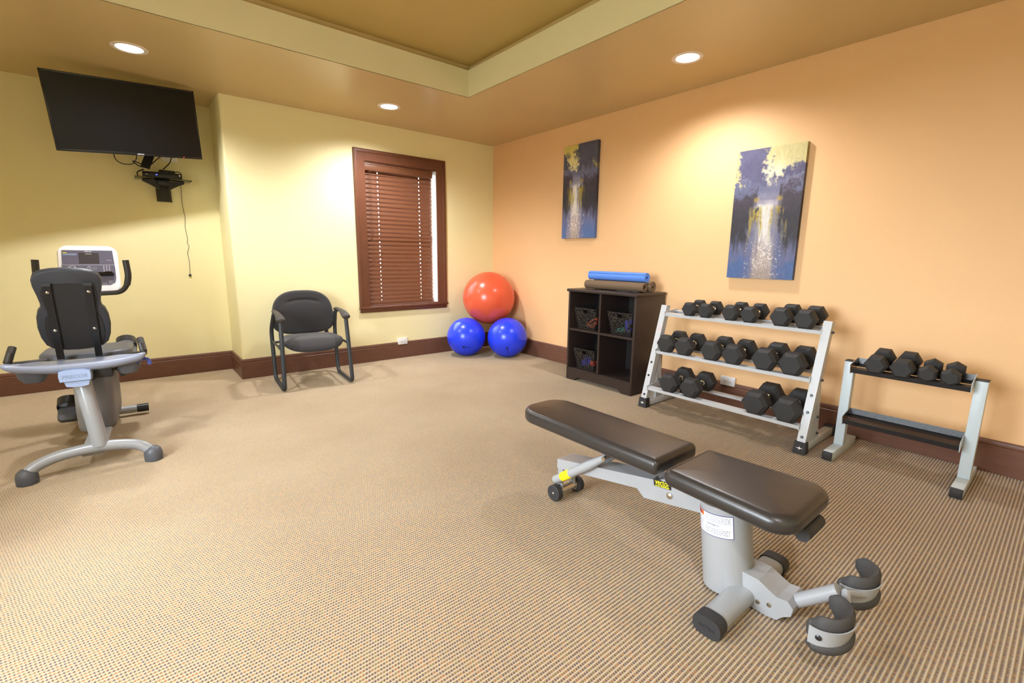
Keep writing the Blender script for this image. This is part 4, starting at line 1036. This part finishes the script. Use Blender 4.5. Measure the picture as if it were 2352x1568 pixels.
for sx in (-1, 1):
    part('wing_pocket', MB().pad(rrect(0.13, 0.12, 0.05, 6), [(0.045, -0.075), (0.03, -0.075), (0.012, -0.05), (0.0, 0.0)], lambda a, b, h, sx=sx: (sx*0.185 + a + sx*0.0*h, b+0.09, 0.560+h)), M_BIKED, bk)
# backrest
bo = Vector((-0.014, 0.205, 0.615)); bu = Vector((0.012, -0.165, 0.43)).normalized(); bxv = Vector((1, 0, 0)); bn = bxv.cross(bu).normalized()  # bn points to the rear (-y)
if bn.y > 0: bn = -bn
def back2(ins):
    half = [(0.0, 0.0), (0.06, 0.003), (0.10, 0.012), (0.124, 0.035), (0.138, 0.08), (0.144, 0.14), (0.140, 0.20), (0.130, 0.238), (0.118, 0.255), (0.116, 0.275), (0.122, 0.32), (0.131, 0.37), (0.132, 0.405), (0.123, 0.432), (0.098, 0.450), (0.06, 0.459), (0.0, 0.464)]
    P = half[:-1] + [half[-1]] + [(-x, y) for x, y in half[-2:0:-1]]
    cy = 0.232; out = []
    for x, y in P:
        d = math.hypot(x, y-cy) or 1; q = max(0.02, 1-ins/d*1.05)
        out.append((x*q, cy+(y-cy)*q))
    return out
def bfn(a, b, h): return tuple(bo + bxv*a + bu*b - bn*h + bn*0.0)
part('backrest', MB().pad(back2, [(0.012, 0.0), (0.004, 0.003), (0.0, 0.012), (0.0, 0.03), (0.006, 0.046), (0.02, 0.056), (0.05, 0.062), (0.1, 0.064)], bfn), M_SHELL, bk)
part('back_board', MB().pad(lambda i: [(x*0.80, 0.02+(y-0.02)*0.83) for x, y in back2(0.0)], [(0, -0.004), (0, 0.004)], bfn), M_SHELLI, bk)
for xx in (-0.077, 0.077):
    rl = part('back_rail', MB().sweep([bo + bxv*(xx) + bu*(-0.045) + bn*0.008, bo + bxv*xx + bu*0.385 + bn*0.008], rect(0.009, 0.030), bn).sweep([bo + bxv*xx + bu*0.378 + bn*0.010, bo + bxv*xx + bu*0.392 + bn*0.004], rect(0.016, 0.032), bn), M_BLACKP, bk)
    for v in (0.345, 0.13):
        p0 = bo + bxv*xx + bu*v + bn*0.0125
        part('bolt', MB().lathe([(0.008, 0), (0.0078, 0.002), (0.004, 0.005)], 12, along(p0, p0+bn)), M_STEEL, rl)
# seat and side handles
part('seat', MB().pad(rrect(0.40, 0.36, 0.10, 8), rounded_layers(0.06, 0.025, 0.18, 0.0, 4, 5), lambda a, b, h: (a, b+0.44, 0.520+h+0.25*a*a)), M_BIKED, bk)
for sx in (-1, 1):
    part('side_handle', MB().tube(fillet([(sx*0.16, 0.28, 0.555), (sx*0.262, 0.16, 0.572), (sx*0.262, 0.06, 0.592), (sx*0.252, 0.085, 0.640)], 0.03, 5), 0.013, 12), M_GRIP, bk)
    part('hand_grip', MB().tube([(sx*0.262, 0.07, 0.598), (sx*0.256, 0.105, 0.632), (sx*0.250, 0.135, 0.660)], 0.0165, 14), M_GRIP, bk)
part('lever_rod', MB().tube(fillet([(0.06, 0.06, 0.515), (0.16, 0.06, 0.515), (0.235, 0.05, 0.540)], 0.03, 4), 0.005, 8), M_BLACKP, bk)
part('lever_handle', MB().tube(spline([(0.218, 0.05, 0.540), (0.24, 0.05, 0.556), (0.27, 0.045, 0.560), (0.282, 0.04, 0.545), (0.283, 0.04, 0.528)], 4), 0.0095, 10), M_LEVER, bk)
part('slide_block', MB().box((0.05, 0.015, 0.485), (0.125, 0.12, 0.545), 0.006), M_BLACKP, bk)
# drive housing
def drive(ins):
    P = [(0.40, 0.10), (0.50, 0.062), (0.66, 0.055), (0.82, 0.06), (0.92, 0.10), (0.97, 0.20), (0.98, 0.32), (0.95, 0.42), (0.88, 0.50), (0.78, 0.535), (0.64, 0.53), (0.53, 0.50), (0.455, 0.43), (0.41, 0.33), (0.385, 0.20)]
    cy, cz = 0.68, 0.29; out = []
    for y, z in spline([(y, z, 0) for y, z in P + [P[0]]], 4)[:-1] and [(v.x, v.y) for v in spline([(y, z, 0) for y, z in P + [P[0]]], 4)[:-1]]:
        d = math.hypot(y-cy, z-cz); q = 1-ins/d; out.append((cy+(y-cy)*q, cz+(z-cz)*q))
    return out
part('drive_housing', MB().pad(drive, [(0.10, -0.098), (0.05, -0.094), (0.02, -0.082), (0.004, -0.06), (0.0, -0.03), (0.0, 0.03), (0.004, 0.06), (0.02, 0.082), (0.05, 0.094), (0.10, 0.098)], lambda a, b, h: (h*0.86-0.006, a, b)), M_BIKEG, bk, smooth=50)
part('housing_trim', MB().pad(drive, [(0.03, -0.104), (0.012, -0.098), (-0.004, -0.076), (-0.006, -0.055), (0.03, -0.055)], lambda a, b, h: (h*0.86-0.006, a, b)), M_BIKES, bk, smooth=50)
part('console_mast', MB().tube(spline([(0.0, 0.80, 0.48), (0.0, 0.83, 0.65), (0.0, 0.87, 0.82), (0.0, 0.885, 0.95)], 4), 0.036, 16, flat=(1.0, 0.8)), M_BIKEW, bk)
part('front_stabilizer', MB().tube([(-0.150, 0.955, 0.046), (0.150, 0.955, 0.046)], 0.027, 16), M_BIKES, bk)
for a, b in ((0.148, 0.212), (-0.148, -0.212)):
    part('end_cap', MB().tube([(a, 0.955, 0.046), (b, 0.955, 0.046)], 0.0285, 16), M_BLACKP, bk)
# cranks and pedals
part('crank', MB().tube([(0.10, 0.70, 0.35), (0.125, 0.70, 0.35), (0.13, 0.735, 0.515)], 0.012, 10).tube([(-0.10, 0.70, 0.35), (-0.115, 0.70, 0.35), (-0.12, 0.665, 0.19)], 0.012, 10), M_BIKED, bk)
for (x, y, z, pit) in ((-0.155, 0.655, 0.185, R(35)), (0.150, 0.735, 0.520, R(20))):
    MM = Matrix.Translation((x, y, z)) @ Matrix.Rotation(pit, 4, 'X')
    pe = part('pedal', MB().pad(rrect(0.105, 0.20, 0.03, 6), rounded_layers(0.034, 0.012, 0.05, 0.0, 3, 2, -0.017), lambda a, b, h: (a, b, h), None, MM), M_BIKED, bk)
    part('strap', MB().sweep(spline([(-0.052, 0.02, 0.0), (-0.045, 0.02, 0.050), (0.0, 0.02, 0.068), (0.045, 0.02, 0.050), (0.052, 0.02, 0.0)], 5), rect(0.004, 0.06), (0, 0, 1), M=MM), M_BLACKP, pe)
# console with handlebar
co = Vector((0.004, 0.865, 0.868)); cu_ = Vector((0, 0.14, 0.31)).normalized(); cxv = Vector((1, 0, 0)); cn = cxv.cross(cu_).normalized()   # cn faces the rider
if cn.y > 0: cn = -cn
def cfn(a, b, h): return tuple(co + cxv*a + cu_*b + cn*h)
con = part('console', MB().pad(rrect(0.300, 0.336, 0.055, 8, taper=0.03, cy=0.168), [(0.03, -0.045), (0.008, -0.035), (0.0, -0.018), (0.0, -0.004), (0.006, 0.004), (0.02, 0.008), (0.06, 0.009)], cfn), M_BIKEW, bk)
def crect(x0, y0, x1, y1, h, h0=0.0085): return MB().prism([(x0, y0), (x1, y0), (x1, y1), (x0, y1)], h0, h, cfn)
pan = [(-0.124, 0.298), (-0.129, 0.115), (-0.129, 0.075), (-0.11, 0.055), (0.10, 0.055), (0.125, 0.072), (0.131, 0.10), (0.131, 0.17), (0.124, 0.298)]
part('face_panel', MB().prism(pan, 0.008, 0.0105, cfn), M_PANEL, con, smooth=0)
part('display', MB().prism([(-0.045, 0.205), (0.052, 0.205), (0.055, 0.208), (0.055, 0.278), (0.052, 0.281), (-0.042, 0.281), (-0.045, 0.278)], 0.010, 0.0112, cfn), M_DISP, con, smooth=0)
pr = MB()
pr.add(*(lambda q: (q.v, q.f))(crect(-0.131, 0.1945, 0.130, 0.1965, 0.0112)))
pr.add(*(lambda q: (q.v, q.f))(crect(-0.012, 0.270, 0.018, 0.273, 0.0118)))
for k_ in range(3):
    for j_ in range(4):
        q = crect(0.071+k_*0.014, 0.150+j_*0.011, 0.077+k_*0.014, 0.155+j_*0.011, 0.0112); pr.add(q.v, q.f)
for (a, b, c_, d_) in ((0.092, 0.068, 0.114, 0.070), (0.092, 0.075, 0.110, 0.077), (0.092, 0.082, 0.117, 0.084), (0.093, 0.228, 0.117, 0.230), (-0.09, 0.188, -0.065, 0.190), (-0.1, 0.178, -0.086, 0.184), (-0.07, 0.178, -0.062, 0.184)):
    q = crect(a, b, c_, d_, 0.0112); pr.add(q.v, q.f)
for (cx_, cy_, rx, ry) in ((0.002, 0.172, 0.010, 0.016), (0.028, 0.172, 0.0095, 0.0085), (0.073, 0.066, 0.009, 0.008)):
    n_ = 24; vs = []; fs = []
    for i in range(n_):
        a = 2*math.pi*i/n_
        vs += [cfn(cx_+rx*math.cos(a), cy_+ry*math.sin(a), 0.0113), cfn(cx_+rx*0.85*math.cos(a), cy_+ry*0.85*math.sin(a), 0.0113)]
    for i in range(n_): fs.append((2*i, 2*((i+1)%n_), 2*((i+1)%n_)+1, 2*i+1))
    pr.add(vs, fs)
for sg in (1, -1):
    pr.add([cfn(-0.002, 0.172+sg*0.004, 0.0113), cfn(0.006, 0.172+sg*0.004, 0.0113), cfn(0.002, 0.172+sg*0.009, 0.0113)], [(0, 1, 2)])
part('panel_print', pr, M_BLUEG, con, smooth=0)
part('lettering', text_mb('PRECOR', 0.034, 0.0065, 0, frame(cfn(0.003, 0.289, 0.0113), cxv, cu_), shear=0.15, bold=0.03), M_WHITE, con, smooth=0)
part('caution_mark', crect(-0.120, 0.278, -0.100, 0.282, 0.0113), M_YELLOW, con, smooth=0)
part('caution_text', crect(-0.120, 0.262, -0.055, 0.275, 0.0110), M_BADGET, con, smooth=0)
part('reading_ledge', MB().prism([(-0.11, 0.118), (0.118, 0.118), (0.123, 0.128), (0.110, 0.143), (0.085, 0.143), (0.078, 0.138), (-0.11, 0.138)], 0.008, 0.030, cfn), M_BLACKG, con, smooth=0)
hb = part('handlebar', MB().tube(fillet([(0.205, 0.70, 1.085), (0.210, 0.70, 0.96), (0.170, 0.73, 0.882), (0.02, 0.80, 0.872), (-0.02, 0.80, 0.872), (-0.170, 0.73, 0.882), (-0.210, 0.70, 0.96), (-0.205, 0.70, 1.085)], 0.055, 6), 0.0145, 14), M_GRIP, bk)
for sx in (-1, 1):
    part('grip', MB().tube(fillet([(sx*0.205, 0.70, 1.086), (sx*0.210, 0.70, 0.985), (sx*0.196, 0.712, 0.930)], 0.04, 4), 0.0172, 14), M_GRIP, hb)

# ------------------------------------------------------------------ adjustable bench (runs along y)
BXc = 1.540
bn_ = thing('weight_bench', 'silver adjustable weight bench with black vinyl pads in the foreground', 'weight bench', (BXc, 0.63, 0), R(0.0))
O2 = Vector((BXc, 0.63, 0))
def bp_(name, mb, m, parent=None, **k):
    mb.v = [tuple(Vector(p)-O2) for p in mb.v]; return part(name, mb, m, parent or bn_, **k)
bp_('back_pad', MB().pad(rrect(0.285, 0.792, 0.105, 10, r2=0.022), rounded_layers(0.066, 0.026, 0.1425, 0.005, 6, 6), lambda a, b, h: (1.5475 + a, 1.281+b, 0.352+h)), M_VINYL, smooth=60)
bp_('seat_pad', MB().pad(rrect(0.338, 0.432, 0.026, 10, taper=0.17, r2=0.080), rounded_layers(0.064, 0.029, 0.165, 0.005, 6, 6), lambda a, b, h: (1.543+a, 0.634+b, 0.346+h)), M_VINYL, smooth=60)
beam = [(1.468, 0.196), (1.468, 0.150), (1.02, 0.232), (0.985, 0.206), (0.70, 0.258), (0.60, 0.30), (0.60, 0.345), (0.84, 0.347), (0.935, 0.300)]
bp_('main_beam', MB().prism(beam, BXc-0.050, BXc+0.050, lambda a, b, d: (d, a, b)), M_BENCH, smooth=0)
bp_('pad_support', MB().box((BXc-0.04, 0.92, 0.335), (BXc+0.04, 1.50, 0.353), 0.003), M_BENCH)
bp_('seat_support', MB().box((BXc-0.06, 0.48, 0.318), (BXc+0.06, 0.84, 0.347), 0.003), M_BENCH)
for sx in (-1, 1):
    x = BXc + sx*0.066
    st_ = bp_('adjust_strut', MB().tube([(x, 1.462, 0.098), (x, 1.440, 0.112), (x, 1.26, 0.245), (x, 1.165, 0.318)], [0.019, 0.021, 0.021, 0.013], 14), M_BENCH)
    if sx < 0:
        d_ = Vector((0, 1.26-1.44, 0.245-0.112)); p0 = Vector((x, 1.44, 0.112)); nrm = Vector((-0.75, -0.15, 0.65)).normalized()
        bp_('yellow_marker', MB().tube([p0 + d_*0.14, p0 + d_*0.42], 0.0216, 14, True), M_YELLOW, st_)
bp_('strut_pin', MB().tube([(BXc-0.085, 1.168, 0.312), (BXc+0.085, 1.168, 0.312)], 0.010, 10), M_STEEL)
bp_('wheel_bracket', MB().box((BXc-0.045, 1.435, 0.030), (BXc-0.037, 1.466, 0.16)).box((BXc+0.037, 1.435, 0.030), (BXc+0.045, 1.466, 0.16)), M_BENCH)
bp_('axle', MB().tube([(BXc-0.05, 1.452, 0.042), (BXc+0.05, 1.452, 0.042)], 0.020, 16).tube([(BXc-0.055, 1.452, 0.042), (BXc-0.049, 1.452, 0.042)], 0.026, 16).tube([(BXc+0.049, 1.452, 0.042), (BXc+0.055, 1.452, 0.042)], 0.026, 16), M_STEEL)
for sx in (-1, 1):
    x = BXc + sx*0.073
    wv = bp_('wheel', MB().lathe([(0.036, -0.016), (0.0385, -0.013), (0.0385, 0.013), (0.036, 0.016), (0.030, 0.0165), (0.029, 0.014)], 24, frame((x, 1.452, 0.0385), (0, 1, 0), (0, 0, 1)), True), M_BOOT)
    bp_('hub_bolt', MB().lathe([(0.007, 0), (0.006, 0.003), (0.003, 0.005)], 10, along((x+sx*0.014, 1.452, 0.0385), (x+sx, 1.452, 0.0385))), M_STEEL, wv)
cy_ = 0.640
CM = Matrix.Translation((1.530, 0.645, 0)) @ Matrix.Rotation(R(-7.3), 4, 'X')      # the column leans towards the back pad
CR = 0.0825
bp_('column', MB().lathe([(CR, 0.016), (CR, 0.318)], 48, CM), M_BENCH)
def ftube(x0, x1, name, m):
    pr_ = [(0.050*math.copysign(abs(math.cos(2*math.pi*i/24))**0.6, math.cos(2*math.pi*i/24)), 0.036*math.copysign(abs(math.sin(2*math.pi*i/24))**0.8, math.sin(2*math.pi*i/24))) for i in range(24)]
    k_ = 0.80 if name == 'base_tube' else 0.89
    return bp_(name, MB().prism([(a*k_, b*k_) for a, b in pr_], x0, x1, lambda a, b, d: (d, 0.582+a, 0.0335+b)), m)
ftube(1.285, 1.735, 'base_tube', M_BENCH)
c1 = ftube(1.255, 1.300, 'base_cap', M_BOOT); ftube(1.720, 1.765, 'base_cap', M_BOOT)
bp_('cap_lettering', text_mb('VECTRA', 0.055, 0.010, 0.0, frame((1.2545, 0.582, 0.032), (0, -1, 0), (0, 0, 1))), M_BOLT, c1, smooth=0)
# front bracket and leg hold
brk = [(0.60, 0.006), (0.60, 0.112), (0.535, 0.112), (0.50, 0.095), (0.475, 0.085), (0.445, 0.090), (0.428, 0.072), (0.432, 0.045), (0.455, 0.028), (0.470, 0.008), (0.50, 0.002)]
bk_ = bp_('leg_hold_bracket', MB().prism(brk, BXc-0.052, BXc+0.052, lambda a, b, d: (d, a, b)), M_BENCH, smooth=0)
for (y, z) in ((0.530, 0.035), (0.496, 0.045)):
    bp_('bolt', MB().lathe([(0.008, 0), (0.007, 0.002), (0.004, 0.003)], 12, along((BXc-0.052, y, z), (BXc-1, y, z))), M_STEEL, bk_)
bp_('leg_hold_arm', MB().tube([(BXc, 0.475, 0.036), (BXc+0.014, 0.335, 0.165)], 0.0215, 16).tube([(BXc+0.001, 0.463, 0.047), (BXc+0.002, 0.456, 0.0535)], 0.025, 16), M_BENCH)
def cup(cx, cy, cz):
    """crescent foot cup open towards the bench: tall curved foam with a metal band on its outside"""
    r_ = 0.050; n_ = 22; a0, a1 = R(165), R(368)
    def at(q, rad, dz=0.0):
        a = a0 + (a1-a0)*q
        return Vector((cx + 1.18*rad*math.cos(a), cy + rad*math.sin(a), cz + 0.044*q*q + dz))
    path = [at(i/n_, r_) for i in range(n_+1)]
    rs = [0.053*(0.55+0.45*ss(-0.02, 0.16, i/n_))*(1 - 0.48*ss(0.55, 1.0, i/n_))*math.sqrt(max(0.02, 1-max(0, (i/n_-0.88)/0.12)**2)) for i in range(n_+1)]
    lip = [at(0.03+i*0.04, r_+0.010, -0.037) for i in range(20)]
    fo = bp_('foot_cup', MB().tube(path, rs, 18, flat=(1.0, 0.33), up=(0, -0.22, 1)).tube(lip, [0.008]+[0.0165]*18+[0.010], 12).sphere(lip[0], 0.010, 10, 6).sphere(path[0], (0.011, 0.012, 0.029), 12, 8), M_FOAM)
    pb_ = [at(0.03+i*0.045, r_+0.020, -0.002) for i in range(13)]
    ba = bp_('cup_band', MB().sweep(pb_, rect(0.050, 0.003), (0, -0.22, 1)), M_BENCH, fo)
    p0 = at(0.13, r_+0.021); d_ = (p0 - at(0.13, r_-0.03)).normalized()
    bp_('bolt', MB().lathe([(0.008, 0), (0.008, 0.003), (0.005, 0.005)], 12, along(p0, p0+d_)), M_BOLT, ba)
cup(1.438, 0.336, 0.126)
cup(1.682, 0.336, 0.138)
bp_('cup_bar', MB().tube([(1.455, 0.285, 0.118), (BXc+0.012, 0.318, 0.170), (1.655, 0.285, 0.130)], 0.012, 10), M_BENCH)
bp_('seat_knob', MB().tube([(1.50, 0.435, 0.318), (1.635, 0.435, 0.318)], 0.021, 16).tube([(1.52, 0.435, 0.318), (1.62, 0.435, 0.318)], 0.0225, 16), M_BOOT)
# stickers
def lab(a0, a1, z0, z1, rad=0.0003):
    rad = CR + rad
    vs = []; fs = []; n_ = 24
    for i in range(n_+1):
        a = a0+(a1-a0)*i/n_
        vs += [CM @ Vector((rad*math.cos(a), rad*math.sin(a), z0)), CM @ Vector((rad*math.cos(a), rad*math.sin(a), z1))]
    for i in range(n_): fs.append((2*i, 2*i+2, 2*i+3, 2*i+1))
    return MB().add(vs, fs)
A0, A1 = R(106), R(223)
lb = bp_('warning_label', lab(A0, A1, 0.215, 0.294, 0.0004), M_NAVY)
bp_('label_sheet', lab(A0+0.03, A1-0.03, 0.2175, 0.2915, 0.0007), M_WHITE, lb)
bp_('warning_band', lab(A0+0.05, A0+0.78, 0.2745, 0.2905, 0.0010), M_ORANGEP, lb)
tm = text_mb('WARNING', 0.042, 0.011, 0.0, Matrix.Identity(4), bold=0.02)
def wrap(tm, ac, zc, rad=0.0013):
    rad = CR + rad
    tm.v = [tuple(CM @ Vector((rad*math.cos(ac+p[0]/rad), rad*math.sin(ac+p[0]/rad), zc+p[1]))) for p in tm.v]; return tm
bp_('lettering', wrap(tm, A0+0.42, 0.2825), M_INK, lb, smooth=0)
ln = MB()
rd = random.Random(3)
for (b0, b1, z0, z1, st2) in ((0.06, 0.74, 0.224, 0.270, 0.0062), (0.86, 1.95, 0.266, 0.289, 0.0046), (0.86, 1.92, 0.226, 0.246, 0.0070)):
    z = z0
    while z < z1:
        a = b0
        while a < b1-0.05:
            w_ = rd.uniform(0.03, 0.12); q = lab(A0+a, A0+min(a+w_, b1), z, z+st2*0.5, 0.0010); ln.add(q.v, q.f); a += w_+0.025
        z += st2
bp_('fine_print', ln, M_PRINT, lb, smooth=0)
bp_('maker_line', wrap(text_mb('Vectra Fitness, Inc.', 0.045, 0.0065, 0.0, Matrix.Identity(4), bold=0.02), A0+1.22, 0.2565), M_NAVY, lb, smooth=0)
VX = BXc-0.0505
sv = frame((VX, 0.908, 0.297), (0, -1, 0.14), (0, 0.14, 1)) @ Matrix.Scale(0.80, 4)
dk = bp_('maker_decal', MB().prism([(-0.046, -0.021), (0.046, -0.021), (0.048, 0.011), (0.0, 0.013), (-0.016, 0.016), (-0.018, 0.034), (-0.030, 0.030), (-0.040, 0.016), (-0.048, 0.016)], 0.0003, 0.0008, lambda a, b, d: tuple(sv @ Vector((a, b, d)))), M_BLACKP, smooth=0)
bp_('lettering', text_mb('vector', 0.078, 0.024, 0.0014, sv @ Matrix.Translation((0.0, 0.001, 0)), bold=0.008), M_YELLOW, dk, smooth=0)
bp_('underline', MB().box((-0.008, -0.018, 0.0009), (0.036, -0.0135, 0.0014), 0, sv).box((-0.040, -0.018, 0.0009), (-0.012, -0.0145, 0.0014), 0, sv), M_YELLOW, dk, smooth=0)
bp_('pivot_bolt', MB().lathe([(0.013, 0), (0.012, 0.004), (0.006, 0.008)], 16, along((VX, 0.874, 0.262), (VX-1, 0.874, 0.262))), M_STEEL)
#NEXT
